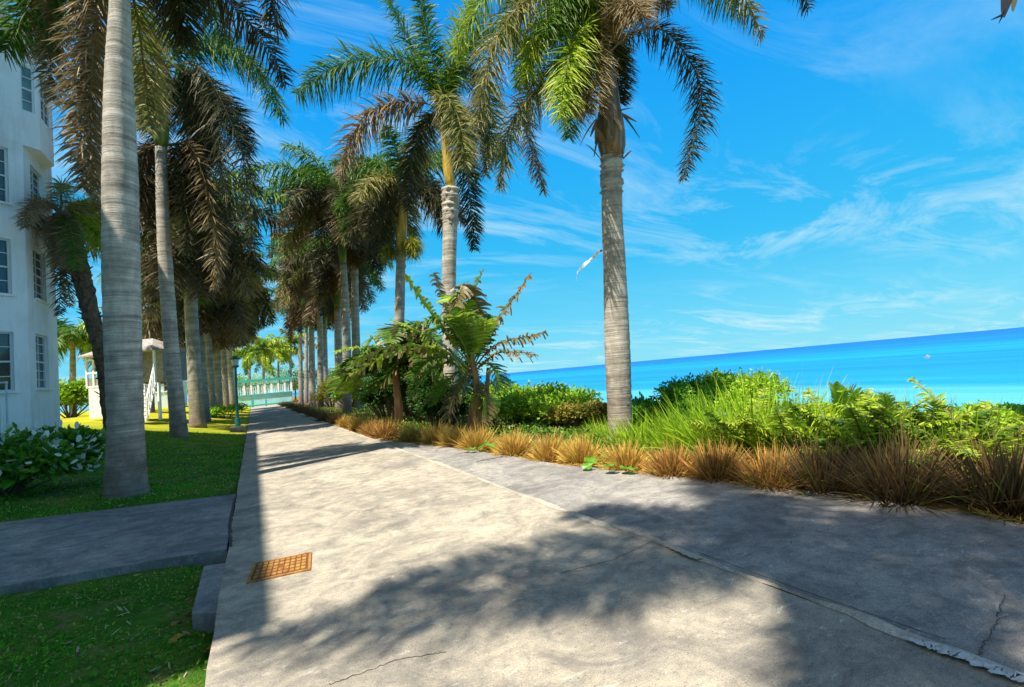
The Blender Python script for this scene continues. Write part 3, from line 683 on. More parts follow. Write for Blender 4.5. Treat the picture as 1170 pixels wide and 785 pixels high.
# rough leaning palm between building and first trunk
D = 15.0
Bx = at_depth(127, 478, D); Bx[2] = zb(Bx[0], Bx[1])-.05
root = empty('palm_tree', Bx, 'dark rough-barked palm leaning left between the building and the big trunk', 'palm tree')
S = bez([Bx]+line_at([(122, 450), (116, 405), (104, 360), (92, 310), (80, 268), (70, 245)], D), 60)
rr = np.random.default_rng(9); mb = MB()
mb.tube(S, np.interp(np.linspace(0, 1, 60), [0, .3, .6, .85, 1], [.17, .18, .23, .26, .22]), 14, wob=rr.normal(0, .09, (60, 14)))
for k in range(260):   # old leaf bases
    t = rr.uniform(.1, 1); i = int(t*58); a = rr.normal(0, 1, 3); a[2] = abs(a[2])*.7; a /= np.linalg.norm(a)
    blades(mb, (S[i]+a*.17)[None, :], (a+np.array([0, 0, .6]))[None, :], np.array([rr.uniform(.12, .3)]), np.array([.07]), np.array([.2]), np.array([[.1, .07, .04]]), 2, .3)
mb.build('trunk', M['rough_trunk'], root, smooth=False)
hub = S[-1]
for k in range(16):
    az = rr.uniform(0, 360); e0 = rr.uniform(-30, 70)
    frond(root, para(hub, az, e0, e0-90 if e0 > 0 else -88, rr.uniform(1.8, 2.7)), rr.choice(['green', 'brown', 'mixed', 'brown', 'lime']), 76, .4, .03, .3, 1, 140+k)
for k, (x, y) in enumerate([(72, 330), (80, 350), (68, 360), (76, 300)]):
    frond(root, [hub, at_depth(70, 262, D), at_depth((70+x)/2, (y+260)/2, D-.3), at_depth(x, y, D-.3)], ['dead', 'brown', 'dead', 'green'][k], 60, .35, .03, .3, 1, 160+k)

# distant palms
def far_palm(px, by, ty, Y, lab, kinds, L=3.8, seed=0, n=16, lw=.1):
    B = at_Y(px, by, Y); D = depth(B); B[2] = zb(B[0], B[1])-.1
    top = at_depth(px, ty, D)
    rt = palm(B, [B, (B+top)/2, top], [.24, .2, .16], lab, tm='trunk_far', seed=seed, group='distant palms beyond the lawn')
    r = random.Random(seed)
    for i in range(n):
        e0 = r.uniform(-5, 80)
        frond(rt, para(top, 360*i/n*1.9+r.uniform(-10, 10), e0, e0-85, L*r.uniform(.85, 1.1)), r.choice(kinds), 36, .8, lw, .5, 1, seed*50+i)
far_palm(83, 466, 388, 48, 'green coconut palm in the gap between building and hut', ['green', 'lime', 'green'], 3.3, 201, 18, .09)
far_palm(301, 455, 400, 92, 'small pale-trunked palm behind the teal railing at the end of the path', ['lime', 'lime', 'green'], 5.0, 202, 20, .14)
far_palm(285, 455, 408, 100, 'bright palm left of centre behind the teal railing', ['lime', 'lime'], 5.5, 203, 18, .14)
far_palm(318, 455, 405, 104, 'bright palm right of centre behind the teal railing', ['lime', 'lime', 'mixed'], 6.0, 204, 20, .14)
far_palm(332, 455, 395, 96, 'yellowish palm behind the right end of the teal railing', ['lime', 'mixed'], 5.0, 205, 18, .14)
far_palm(172, 462, 385, 44, 'leafy palm rising behind the wooden hut', ['lime', 'green'], 3.6, 206, 18, .09)

# ------------------------------------------------------------------ bushes
BC = {
 'lime': [(.10, .26, .008), (.24, .44, .015), (.42, .56, .04)],
 'green': [(.03, .14, .008), (.09, .28, .014), (.2, .42, .03)],
 'olive': [(.10, .15, .012), (.24, .25, .03), (.36, .24, .05)],
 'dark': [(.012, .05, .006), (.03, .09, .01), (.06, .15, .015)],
 'yellow': [(.22, .32, .015), (.44, .48, .03), (.56, .46, .06)],
 'dryred': [(.2, .12, .05), (.32, .22, .12), (.4, .3, .2)],
}
def bush(c, size, n, kind, label, seed, leaf=.09, name='bush', cat='bush', group=None, lobes=9, flowers_=0):
    r = np.random.default_rng(seed); c = np.array(c, float)
    root = empty(name, c, label, cat, group)
    mb = MB(); sx, sy, sz = size
    # lobes round the volume
    lob = [(np.array([r.uniform(-.65, .65)*sx, r.uniform(-.65, .65)*sy, sz*r.uniform(.35, .8)]), r.uniform(.28, .5)) for _ in range(lobes)]
    Ps = []; Ns = []
    per = n//lobes
    for lc, lr in lob:
        d = r.normal(0, 1, (per, 3)); d /= np.linalg.norm(d, axis=1)[:, None]; d[:, 2] = np.abs(d[:, 2])*r.uniform(.5, 1)-.25*(r.random(per) < .3)
        rad = lr*(r.random(per)**.35)*(1+.25*np.sin(d[:, 0]*9+seed)*np.sin(d[:, 1]*8))
        Ps.append(lc+d*rad[:, None]*np.array([sx, sy, sz])*1.05); Ns.append(d)
    Pp = np.concatenate(Ps); Nn = np.concatenate(Ns); m = len(Pp)
    Pp[:, 2] = np.maximum(Pp[:, 2], .03)
    # shoots that break the outline
    D = Nn+r.normal(0, .6, (m, 3)); D[:, 2] += .25
    L = leaf*r.uniform(.7, 1.5, m)
    cols = [np.array(k) for k in BC[kind]]; v = r.random((m, 1)); cl = r.random(lobes).repeat(per)[:, None]
    v = np.clip(v*.7+cl*.35, 0, 1)
    C = np.where(v < .5, cols[0]*(1-2*v)+cols[1]*2*v, cols[1]*(2-2*v)+cols[2]*(2*v-1))*r.uniform(.8, 1.15, (m, 1))
    Nrm = Nn*.6+np.array([0, 0, .7])+r.normal(0, .45, (m, 3))
    blades(mb, Pp+c, D, L, L*r.uniform(.4, .6, m), r.uniform(0, .3, m), C, 2, .25, Nrm=Nrm, basew=.35)
    if flowers_:
        k = flowers_; idx = r.choice(m, k); D2 = r.normal(0, 1, (k, 3))
        blades(mb, Pp[idx]+c+Nn[idx]*.13, D2, np.full(k, .13), np.full(k, .09), np.zeros(k), np.tile([.85, .88, .86], (k, 1)), 2, .5)
    mb.build('foliage', M['bush'], root)
    mb = MB()
    for lc, lr in lob:
        for k in range(2):
            e = lc+r.normal(0, .3, 3)*np.array([sx, sy, sz])*lr; e[2] = max(e[2], .2*sz)
            mb.tube(bez([c+np.array([r.normal(0, .06)*sx, r.normal(0, .06)*sy, -.1]), c+(e*.5)*np.array([1, 1, .9]), c+e], 7), np.linspace(.022, .006, 7)*max(1, sz), 5, C=(.12, .09, .06))
    mb.build('branches', M['branch'], root)
    return root
M['branch'] = simple('branch_bark', (.14, .11, .08), .9, .3, 8)

# variegated shrub in the near left
b_ = at_Y(28, 530, 11.6); b_[2] = zb(b_[0], b_[1]); 
bush((b_[0]-.35, b_[1]+.2, b_[2]), (1.45, .9, 1.0), 10000, 'green', 'dense round shrub with white-edged leaves in front of the building', 301, .13, 'shrub', 'shrub', flowers_=900, lobes=14)
b_ = at_Y(80, 466, 40); b_[2] = zb(b_[0], b_[1])-.1
bush(b_, (1.8, 1.4, 2.3), 4500, 'lime', 'rounded yellow-green tree-like bush between building and hut', 302, .2, 'shrub', 'shrub')
b_ = at_Y(259, 468, 38); b_[2] = zb(b_[0], b_[1])-.05
bush(b_, (1.3, 1.0, .9), 2200, 'lime', 'small bright bush on the lawn beside the lamp post', 303, .12, 'shrub', 'shrub')

# hedge of bushes between the clumps and the slope: (px, py of top, Y, halfwidth, kind, label)
hb = [
 (585, 440, 15.5, 1.9, 'lime', 'bright green bush just right of the banana plant'),
 (640, 452, 14.5, 1.6, 'lime', 'broad bright bush left of the lone palm, spreading over the sea view'),
 (676, 462, 13, 1.0, 'olive', 'olive and rusty bush touching the left side of the lone palm'),
 (745, 462, 12, 1.2, 'green', 'dark green bush right behind the lone palm'),
 (790, 438, 12, 1.25, 'green', 'tall leafy bush right of the lone palm, dark inside'),
 (838, 440, 11.5, 1.3, 'lime', 'flat-topped light green bush below the sea, beside the dry twigs'),
 (905, 470, 10.3, 1.2, 'yellow', 'yellowish bush behind the tall green grass'),
 (950, 463, 10, 1.2, 'lime', 'fresh green bush behind the narrow banana leaves'),
 (1010, 474, 9.3, 1.1, 'olive', 'low rusty bush in front of the beach'),
 (1065, 474, 8.6, 1.0, 'yellow', 'yellow-green bush left of the feathery one near the right edge'),
 (1110, 468, 8.2, 1.0, 'lime', 'feathery light green bush near the right edge'),
 (1165, 480, 7.2, 1.0, 'yellow', 'yellow leafy bush cut by the right edge of the photo'),
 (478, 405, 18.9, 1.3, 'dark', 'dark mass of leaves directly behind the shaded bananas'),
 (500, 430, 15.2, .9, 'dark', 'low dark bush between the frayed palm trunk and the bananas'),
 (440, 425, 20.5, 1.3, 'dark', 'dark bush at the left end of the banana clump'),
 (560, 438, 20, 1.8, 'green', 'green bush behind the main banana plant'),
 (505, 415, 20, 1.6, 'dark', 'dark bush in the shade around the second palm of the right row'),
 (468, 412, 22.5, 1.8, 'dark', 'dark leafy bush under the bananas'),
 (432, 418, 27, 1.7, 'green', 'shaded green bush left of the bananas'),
 (400, 428, 32, 1.8, 'lime', 'sunlit bush among the middle trunks of the right row'),
 (378, 435, 41, 1.8, 'olive', 'olive bush among the far trunks of the right row')]
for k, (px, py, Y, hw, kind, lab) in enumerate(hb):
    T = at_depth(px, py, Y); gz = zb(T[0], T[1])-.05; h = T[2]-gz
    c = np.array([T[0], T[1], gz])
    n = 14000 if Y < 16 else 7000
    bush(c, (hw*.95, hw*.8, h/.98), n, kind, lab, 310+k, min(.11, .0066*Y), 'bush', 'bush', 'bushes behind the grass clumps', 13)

# slope scrub: ground cover down to the beach, one mass
r = np.random.default_rng(77); mb = MB(); n = 90000
X = r.uniform(12.5, 44, n)**1.0; Y = r.uniform(-6, 60, n)
lump = .5+.5*np.sin(X*.8+np.sin(Y*.6)*2)*np.sin(Y*.55+X*.2)
keep = r.random(n) < lump**.5*(1-sm(34, 44, X)); X, Y, lump = X[keep], Y[keep], lump[keep]; n = len(X)
Z = zland(X, Y)+lump*r.random(n)*.5
C = np.array([(.08, .16, .015)])*(1-r.random((n, 1)))+np.array([(.28, .30, .03)])*r.random((n, 1))
D = r.normal(0, 1, (n, 3)); D[:, 2] = abs(D[:, 2])
blades(mb, np.stack([X, Y, Z], 1), D, r.uniform(.06, .14, n), r.uniform(.035, .065, n), r.uniform(0, .3, n), C, 2, .3)
tag(mb.build('ground_cover', M['bush']), 'low scrub covering the slope down to the beach', 'scrub', kind='stuff')

# low leafy undergrowth between the clumps and the bushes
r = np.random.default_rng(78); mb = MB(); n = 42000
E_ = np.array(EDGE[1:]+[(XJ+.2, 26.0), (XJ+.2, 50.0)]); yy = E_[::1, 1]; Y = 1.0+44*r.random(n)**1.6
ex = np.interp(Y, E_[:, 1], E_[:, 0]); X = ex+.75+r.random(n)*(4.5+.03*Y)
lump = .5+.5*np.sin(X*2.3+np.sin(Y*1.1)*2)*np.sin(Y*1.4-X*.6); Z = zland(X, Y)+r.random(n)*(.12+.30*lump)
v = r.random((n, 1)); C = np.array([(.03, .12, .01)])*(1-v)+np.array([(.16, .30, .02)])*v; C = np.where(r.random((n, 1)) < .12, np.array([[.35, .24, .08]]), C)
D = r.normal(0, 1, (n, 3)); D[:, 2] = abs(D[:, 2])+.2
blades(mb, np.stack([X, Y, Z], 1), D, r.uniform(.05, .13, n), r.uniform(.02, .045, n), r.uniform(0, .3, n), C, 2, .3)
tag(mb.build('undergrowth', M['bush']), 'low leafy undergrowth between grass clumps and bushes', 'undergrowth', kind='stuff')
# far wood behind the railing and behind the rows
def far_tree(px, py, Y, hw, kind, lab, seed, leaf=.3, n=2600):
    T = at_Y(px, py, Y); gz = zb(T[0], T[1])-.1; h = T[2]-gz; c = np.array([T[0], T[1], gz])
    r = np.random.default_rng(seed); root = empty('tree', c, lab, 'tree', 'trees far down the path')
    mb = MB(); mb.tube(bez([c, c+np.array([.1, 0, h*.4]), c+np.array([-.1, 0, h*.7])], 8), np.linspace(.18, .08, 8), 8, C=(.15, .12, .1)); mb.build('trunk', M['branch'], root)
    mb = MB(); nl = 12
    Ps = []
    for k in range(nl):
        lc = np.array([r.uniform(-.7, .7)*hw, r.uniform(-.6, .6)*hw, h*r.uniform(.4, .85)]); d = r.normal(0, 1, (n//nl, 3)); d /= np.linalg.norm(d, axis=1)[:, None]
        Ps.append(c+lc+d*(r.random(n//nl)**.4)[:, None]*np.array([hw*.42, hw*.42, h*.18]))
    Pp = np.concatenate(Ps); m = len(Pp); D = r.normal(0, 1, (m, 3)); cols = [np.array(k) for k in BC[kind]]; v = r.random((m, 1))
    blades(mb, Pp, D, np.full(m, leaf), np.full(m, leaf*.5), r.uniform(0, .3, m), cols[0]*(1-v)+cols[2]*v, 2, .3)
    mb.build('crown', M['bush'], root)
far_tree(280, 425, 115, 6, 'green', 'tree behind the left end of the teal railing', 401)
far_tree(308, 418, 122, 7, 'lime', 'light green tree behind the middle of the teal railing', 402)
far_tree(335, 415, 112, 7, 'green', 'dark tree behind the right end of the teal railing', 403)
far_tree(355, 420, 95, 6, 'olive', 'olive tree closing the far right side of the path', 404)
far_tree(385, 430, 90, 7, 'green', 'tree filling the gap between far trunks of the right row', 405)
far_tree(240, 425, 120, 7, 'green', 'tree far behind the left row of palms', 406)
far_tree(208, 440, 85, 5, 'green', 'low tree far beyond the hut stairs', 407)

# ------------------------------------------------------------------ grass clumps along the apron
def clump(c, h, w, n, pal, label, seed, root_=None):
    r = np.random.default_rng(seed); mb = MB(); c = np.array(c, float)
    rad = np.sqrt(r.random(n))*w*.35; a = r.uniform(0, 2*PI, n)
    P_ = c+np.stack([rad*np.cos(a), rad*np.sin(a), np.zeros(n)], 1)
    lean = (rad/(w*.35))**1.5*.62+r.normal(0, .12, n)
    D = np.stack([np.cos(a)*lean, np.sin(a)*lean, np.ones(n)], 1)+r.normal(0, .30, (n, 3))+np.append(r.normal(0, .10, 2), 0)
    L = h*r.uniform(.92, 1.08)*(r.beta(2, 1.6, n)*.85+.25)*(1-.22*(rad/(w*.35))**2)
    v = r.random((n, 1)); C = np.array(pal[0])*(1-v)+np.array(pal[1])*v
    gr = r.random((n, 1)) < pal[3]; C = np.where(gr, np.array([.22, .26, .03]), C)
    tip = np.clip(C*1.25+np.array(pal[2])*.25, 0, .8)
    blades(mb, P_, D, L, r.uniform(.009, .020, n), r.uniform(.0, .5, n)*(.4+lean.clip(0, 1)), C*r.uniform(.6, 1.15, (n, 1)), 4, .1, tipC=tip, Nrm=r.normal(0, 1, (n, 3)))
    # stray flopped blades at the foot
    k = n//5; a = r.uniform(0, 2*PI, k); D = np.stack([np.cos(a), np.sin(a), r.uniform(.0, .6, k)], 1)
    blades(mb, c+np.stack([np.cos(a)*w*.2, np.sin(a)*w*.2, np.full(k, .03)], 1), D, h*r.uniform(.3, .75, k), np.full(k, .014), r.uniform(.1, .4, k), np.array(pal[1])*r.uniform(.6, 1.1, (k, 1)), 3, .15, Nrm=r.normal(0, 1, (k, 3)))
    o = mb.build('grass_clump', M['dry'], origin=c)
    tag(o, label, 'grass clump', 'ornamental grass clumps edging the path'); return o
GOLD = ((.30, .15, .02), (.64, .38, .07), (.9, .62, .22), .07)
BROWN = ((.17, .08, .02), (.48, .25, .06), (.8, .5, .18), .06)
DARKP = ((.045, .028, .016), (.17, .10, .04), (.55, .36, .14), .05)
cl = [ # px, py ground contact, height px, palette
 (1150, 588, 120, DARKP, 'large dark purplish grass clump cut by the right edge of the photo'),
 (1030, 577, 112, DARKP, 'bushiest dark grass clump, last but one before the right edge'),
 (940, 566, 84, DARKP, 'low dark maroon grass clump right of two brown ones'),
 (885, 561, 80, BROWN, 'reddish brown grass clump in front of the tall green grass'),
 (820, 552, 66, BROWN, 'brown grass clump with thin tips, second right of the lone palm'),
 (770, 547, 62, BROWN, 'rusty grass clump, first whole one right of the lone palm'),
 (716, 538, 56, GOLD, 'golden grass clump directly in front of the lone palm trunk'),
 (665, 532, 52, GOLD, 'golden grass clump just left of the lone palm'),
 (628, 528, 50, GOLD, 'golden brown grass clump, second left of the lone palm'),
 (588, 522, 48, GOLD, 'narrow upright straw-coloured clump between two gaps, third left of the lone palm'),
 (546, 515, 44, GOLD, 'sunny straw-coloured clump right below the main banana stem'),
 (522, 511, 42, GOLD, 'straw-coloured clump in front of the frayed palm trunk'),
 (497, 508, 38, GOLD, 'straw-coloured clump left of the frayed palm trunk'),
 (470, 505, 34, GOLD, 'pale straw clump at the bend of the path edge'),
 (441, 501, 36, BROWN, 'darker brown clump in shade at the bend of the path edge'),
 (425, 497, 30, BROWN, 'brown clump below the shaded bananas'),
 (410, 492, 28, GOLD, 'golden clump at the foot of the second far trunk'),
 (397, 488, 26, GOLD, 'golden clump left of the second far trunk'),
 (386, 485, 24, BROWN, 'small brown clump below the pale straight trunk')]
CL_POS = []
for k, (px, py, hp, pal, lab) in enumerate(cl):
    c = gp(px, py+1, -.1); D = depth(c); h = hp*(.95 if hp > 80 else .88)*D/F; c[2] = -.12
    CL_POS.append(c)
    clump(c, h, h*(.72 if hp > 60 else .66), 1350 if k < 6 else (1000 if k < 14 else 650), pal, lab, 500+k)
r = random.Random(4)
for k, (px, py, hp) in enumerate([(374, 482, 18), (362, 477, 17), (352, 473, 15), (344, 470, 14), (336, 467, 12), (329, 465, 11), (324, 464, 10)]):
    c = gp(px, py-1.5, -.02); D = depth(c); h = hp*D/F
    c[2] = -.1
    clump(c, min(h, 1.0), min(h, 1.0)*1.6, 500, DARKP, 'dark low grass clump in the far part of the hedge along the path', 540+k)

# tall green grass and ferns behind the clumps
def tallgrass(px, py, hp, n, label, seed, kind=((.16, .36, .012), (.46, .62, .03)), w=.5, wd=.016, back=.5, droop=.45, name='tall_grass', cat='tall grass'):
    c = gp(px, py, -.1); hd = c[:2]/np.linalg.norm(c[:2]); c[:2] += hd*back; D = depth(c); h = hp*D/F; c[2] = zb(c[0], c[1])-.03
    r = np.random.default_rng(seed); mb = MB(); rad = np.sqrt(r.random(n))*w; a = r.uniform(0, 2*PI, n)
    P_ = c+np.stack([rad*np.cos(a), rad*np.sin(a), np.zeros(n)], 1)
    D_ = np.stack([np.cos(a)*.4, np.sin(a)*.4, np.ones(n)], 1)+r.normal(0, .22, (n, 3))
    v = r.random((n, 1)); C = np.array(kind[0])*(1-v)+np.array(kind[1])*v
    blades(mb, P_, D_, h*r.uniform(.5, 1.15, n), r.uniform(.6, 1.3, n)*wd, r.uniform(.0, droop, n), C*r.uniform(.75, 1.15, (n, 1)), 5, .1, Nrm=r.normal(0, 1, (n, 3)))
    o = mb.build(name, M['grass'], origin=c); tag(o, label, cat, 'tall green grasses behind the clumps'); return o
tg = [(800, 530, 70, 'tuft of tall bright grass behind the brown clump right of the lone palm'), (840, 535, 90, 'tallest bright yellow-green grass tuft right of the lone palm'),
      (880, 540, 100, 'wide arching bright grass tuft behind the reddish brown clump'), (922, 545, 95, 'bright grass tuft left of the narrow banana leaves'),
      (965, 550, 90, 'bright grass tuft behind the low maroon clump'), (1085, 565, 95, 'green grass tuft in the gap left of the last dark clump'), (1005, 550, 90, 'grass tuft behind the bushiest dark clump'),
      (700, 512, 34, 'short bright grass around the foot of the lone palm'), (740, 520, 44, 'light green grass just right of the lone palm trunk')]
for k, (px, py, hp, lab) in enumerate(tg): tallgrass(px, py, hp*1.15, 620, lab, 560+k)

# ------------------------------------------------------------------ banana plants
def bleaf(parent, pts, kind, seed, hw=.30, n=44, tatter=.5, fold=.35, fwd=.28):
    """banana leaf: stout midrib with torn strips each side"""
    r = np.random.default_rng(seed); S = bez(pts, 30)
    d = np.linalg.norm(np.diff(S, axis=0), axis=1); cum = np.concatenate([[0], np.cumsum(d)])/d.sum(); L = d.sum()
    mb = MB(); cm = {'green': (.25, .36, .05), 'lime': (.42, .50, .08), 'brown': (.3, .24, .12)}[kind]
    mb.tube(S, np.linspace(.028, .006, 30), 5, C=cm, cap=False)
    Tn = np.gradient(S, axis=0); Tn /= np.linalg.norm(Tn, axis=1)[:, None]
    hd = S[-1]-S[0]; hd[2] = 0; hd /= (np.linalg.norm(hd)+1e-6); side = np.cross(hd, [0, 0, 1.0])
    ss = np.linspace(.2, .99, n); st = L*.79/n
    c0 = {'green': (.045, .14, .015), 'lime': (.18, .38, .015), 'brown': (.07, .08, .02)}[kind]; c1 = {'green': (.12, .26, .02), 'lime': (.42, .58, .04), 'brown': (.22, .17, .05)}[kind]
    for sg in (1, -1):
        P_ = np.stack([np.interp(ss, cum, S[:, k]) for k in range(3)], 1); T = np.stack([np.interp(ss, cum, Tn[:, k]) for k in range(3)], 1)
        U = np.cross(side[None, :], T); U /= np.linalg.norm(U, axis=1)[:, None]; U *= np.sign(U[:, 2:3]+1e-6)
        f = fold+r.normal(0, .12, n)*tatter*2
        D = side[None, :]*sg*np.cos(f)[:, None]+U*np.sin(f)[:, None]+T*(fwd+r.normal(0, .10, n)*tatter)[:, None]
        prof = np.sin(np.clip((ss-.14)/.9, 0, 1)*PI)**.45
        Ls = hw*1.45*prof*(1-r.random(n)*.35*tatter)
        W = st*np.where(r.random(n) < tatter, r.uniform(.95, 1.3, n), 1.35)
        v = r.random((n, 1)); C = np.array(c0)*(1-v)+np.array(c1)*v
        tip = np.where(r.random((n, 1)) < tatter, np.array([[.26, .17, .07]]), C)
        blades(mb, P_, D, Ls, W, tatter*r.uniform(.15, .95, n)+.08, C, 4, .72, basew=1.0, Nrm=np.cross(D, T), tipC=tip)
    return mb.build('leaf', M['banana'], parent)
M['bstem'] = shaftmat('banana_stem', [(.16, .07, .03), (.34, .16, .06), (.45, .3, .1), (.4, .36, .1)])
def banana(label, base, stems, leaves, D, seed):
    root = empty('banana_plant', base, label, 'banana plant'); r = np.random.default_rng(seed)
    for k, (pts, r0, r1_) in enumerate(stems):
        S = bez(pts, 16); mb = MB(); mb.tube(S, np.linspace(r0, r1_, 16), 12, wob=r.normal(0, .07, (16, 12)))
        for j in range(14):
            i = r.integers(2, 15); a = r.uniform(0, 2*PI); dr = np.array([math.cos(a), math.sin(a), .2])
            blades(mb, (S[i]+dr*.08)[None, :], np.array([[math.cos(a)*.4, math.sin(a)*.4, -1]]), np.array([r.uniform(.2, .5)]), np.array([.07]), np.array([.1]), np.array([[.3, .2, .1]]), 3, .3, Nrm=dr[None, :])
        mb.build('stem', M['bstem'], root, smooth=True)
    for k, (pts, kind, tat, dd, hw) in enumerate(leaves):
        P0 = stems[0][0][-1] if isinstance(stems[0][0][-1], np.ndarray) else pts[0]
        pp = [at_depth(x, y, D+dd*i/(len(pts)-1)) for i, (x, y) in enumerate(pts)]
        bleaf(root, pp, kind, seed*40+k, hw*1.15, 36, tat)
    return root
D = 13.2; bb = at_depth(538, 500, D); bb[2] = -.15
st = [([bb]+[at_depth(x, y, D) for x, y in [(541, 470), (545, 440), (538, 405)]], .16, .07), ([bb+np.array([.15, .1, 0])]+[at_depth(x, y, D+.2) for x, y in [(552, 480), (556, 450), (558, 420)]], .10, .05)]
banana('tall banana plant with wind-torn leaves in front of the second right palm', bb, st, [
 ([(540, 415), (556, 385), (580, 350), (607, 312)], 'brown', .9, .6, .30),
 ([(542, 420), (565, 395), (600, 385), (624, 380)], 'brown', .95, -.3, .26),
 ([(542, 425), (565, 405), (590, 402), (612, 406)], 'brown', .95, -.8, .26),
 ([(538, 415), (534, 380), (540, 340), (552, 308)], 'green', .7, .3, .28),
 ([(537, 415), (520, 385), (508, 350), (495, 312)], 'brown', .85, .5, .28),
 ([(536, 415), (515, 390), (490, 355), (462, 315)], 'lime', .6, -.3, .3),
 ([(535, 420), (510, 398), (480, 380), (447, 366)], 'lime', .5, .2, .3),
 ([(534, 425), (505, 400), (450, 396), (405, 412)], 'lime', .8, -1.0, .34),
 ([(534, 430), (500, 402), (455, 402), (400, 428)], 'lime', .8, -.2, .3),
 ([(537, 410), (530, 370), (518, 340), (510, 345)], 'lime', .25, -.6, .34),
 ([(540, 410), (548, 385), (552, 370), (545, 372)], 'lime', .1, -.5, .32),
 ([(540, 470), (548, 455), (556, 455), (558, 475)], 'lime', .1, -.3, .25),
 ([(536, 430), (515, 415), (490, 425), (470, 455)], 'green', .6, -.6, .3),
 ([(538, 420), (545, 350), (530, 325), (520, 350)], 'brown', .9, -.8, .25),
 ([(538, 418), (528, 390), (512, 372), (490, 380)], 'green', .5, -1.0, .36), ([(538, 418), (540, 390), (530, 365), (515, 362)], 'lime', .3, -.9, .36),
 ([(538, 425), (520, 412), (495, 410), (470, 432)], 'green', .5, .8, .36), ([(540, 425), (525, 425), (508, 440), (498, 462)], 'green', .4, .4, .34),
 ([(541, 420), (552, 395), (560, 372), (556, 360)], 'green', .4, .6, .32), ([(541, 425), (556, 415), (566, 425), (570, 446)], 'green', .5, -.5, .28),
 ([(538, 425), (530, 430), (518, 455), (512, 478)], 'brown', .8, -.6, .28), ([(541, 430), (548, 440), (552, 462), (550, 484)], 'brown', .8, -.5, .22),
 ([(537, 415), (525, 380), (500, 365), (470, 372)], 'green', .7, -.2, .34)], D, 1)
D = 17.5; bb = at_depth(455, 490, D); bb[2] = -.15
st = [([bb]+[at_depth(x, y, D) for x, y in [(455, 460), (452, 430), (455, 410)]], .17, .08), ([bb+np.array([.9, .4, 0])]+[at_depth(x, y, D+.4) for x, y in [(485, 460), (488, 430)]], .13, .06)]
lv = []
rr = random.Random(8)
for k in range(44):
    a = math.radians(rr.uniform(-12, 192)); L_ = rr.uniform(34, 66); x0, y0 = rr.choice([(455, 412), (487, 430), (440, 430)])
    mx_, my_ = x0+math.cos(a)*L_*.55, y0-math.sin(a)*L_*.55-10; ex, ey = x0+math.cos(a)*L_, y0-math.sin(a)*L_*.75+14
    lv.append(([(x0, y0), (mx_, my_), ((mx_+ex)/2, (my_+ey)/2-3), (ex, ey)], rr.choice(['green', 'green', 'lime', 'brown']), rr.uniform(.2, .8), rr.uniform(-1.2, 1.0), .42))
lv += [([(440, 430), (425, 405), (405, 398), (382, 402)], 'lime', .5, -.5, .3), ([(445, 440), (430, 430), (412, 432), (402, 442)], 'green', .3, -.5, .3), ([(470, 445), (490, 430), (500, 430), (512, 440)], 'lime', .1, -1.0, .3)]
banana('shaded clump of banana plants with brown-orange stem left of the tall one', bb, st, lv, D, 2)
# young banana shoots at the right
yb = [(975, 540, [([(968, 520), (963, 490), (958, 455), (952, 440)], 'lime', .15), ([(975, 520), (985, 490), (1000, 470), (1008, 500)], 'lime', .6), ([(970, 520), (985, 480), (975, 450), (962, 448)], 'lime', .4)], 'young banana with a broad glossy upright leaf, left one of the young ones'),
      (905, 535, [([(905, 520), (903, 490), (901, 460)], 'lime', .05), ([(900, 520), (893, 500), (886, 488)], 'green', .1)], 'single upright banana leaf standing among the bright grass'),
      (1040, 555, [([(1035, 530), (1022, 500), (1012, 460), (1010, 450)], 'lime', .7), ([(1040, 530), (1045, 500), (1050, 475), (1040, 468)], 'brown', .8), ([(1040, 530), (1020, 505), (990, 490)], 'lime', .5)], 'ragged young banana behind the bushiest dark clump'),
      (1085, 560, [([(1090, 540), (1085, 505), (1070, 470), (1064, 460)], 'green', .6), ([(1090, 540), (1080, 500), (1082, 465)], 'brown', .8), ([(1092, 545), (1105, 510), (1128, 500)], 'lime', .6)], 'dark ragged young banana at the right end of the hedge')]
for k, (px, py, ls, lab) in enumerate(yb):
    c = gp(px, py, -.1); hd = c[:2]/np.linalg.norm(c[:2]); c[:2] += hd*.45; D = depth(c)
    root = empty('banana_plant', c, lab, 'banana plant', 'young banana plants behind the clumps')
    for j, (pts, kd, tt) in enumerate(ls):
        bleaf(root, [c]+[at_depth(x, y, D+.15*i*(1 if j % 2 else -1)*.5) for i, (x, y) in enumerate(pts)], kd, 700+k*10+j, .13 if k != 1 else .10, 40, tt*.8, .75, .75)
# arching ferns between the clumps and the bushes
def fern(px, py, hp, label, seed, kinds=('lime', 'lime', 'green'), n=13, back=.45):
    c = gp(px, py, -.1); hd = c[:2]/np.linalg.norm(c[:2]); c[:2] += hd*back; c[2] = zb(c[0], c[1])-.02; h = hp*depth(c)/F
    root = empty('fern', c, label, 'fern', 'ferns behind the clumps'); rr_ = random.Random(seed)
    for k in range(n):
        az = 360*k/n*1.6+rr_.uniform(-20, 20); e0 = rr_.uniform(62, 88)
        frond(root, para(c, az, e0, e0-rr_.uniform(40, 90), h*rr_.uniform(.95, 1.35)), rr_.choice(kinds), 44, h*.17, .022, .2, .5, seed*30+k)
for k, a_ in enumerate([(905, 552, 92, 'yellowish fern behind the gap right of the reddish brown clump'), (962, 556, 98, 'light green fern behind the maroon clump'),
        (1000, 560, 100, 'fern rising left behind the bushiest dark clump'), (1058, 566, 108, 'bright fern right behind the bushiest dark clump'),
        (1096, 572, 100, 'green fern in the gap between the last two dark clumps'), (1135, 575, 118, 'tall yellow-green fern at the right edge'), (858, 545, 84, 'light fern in the tall grass below the dry twigs')]):
    fern(*a_, 600+k, n=12)
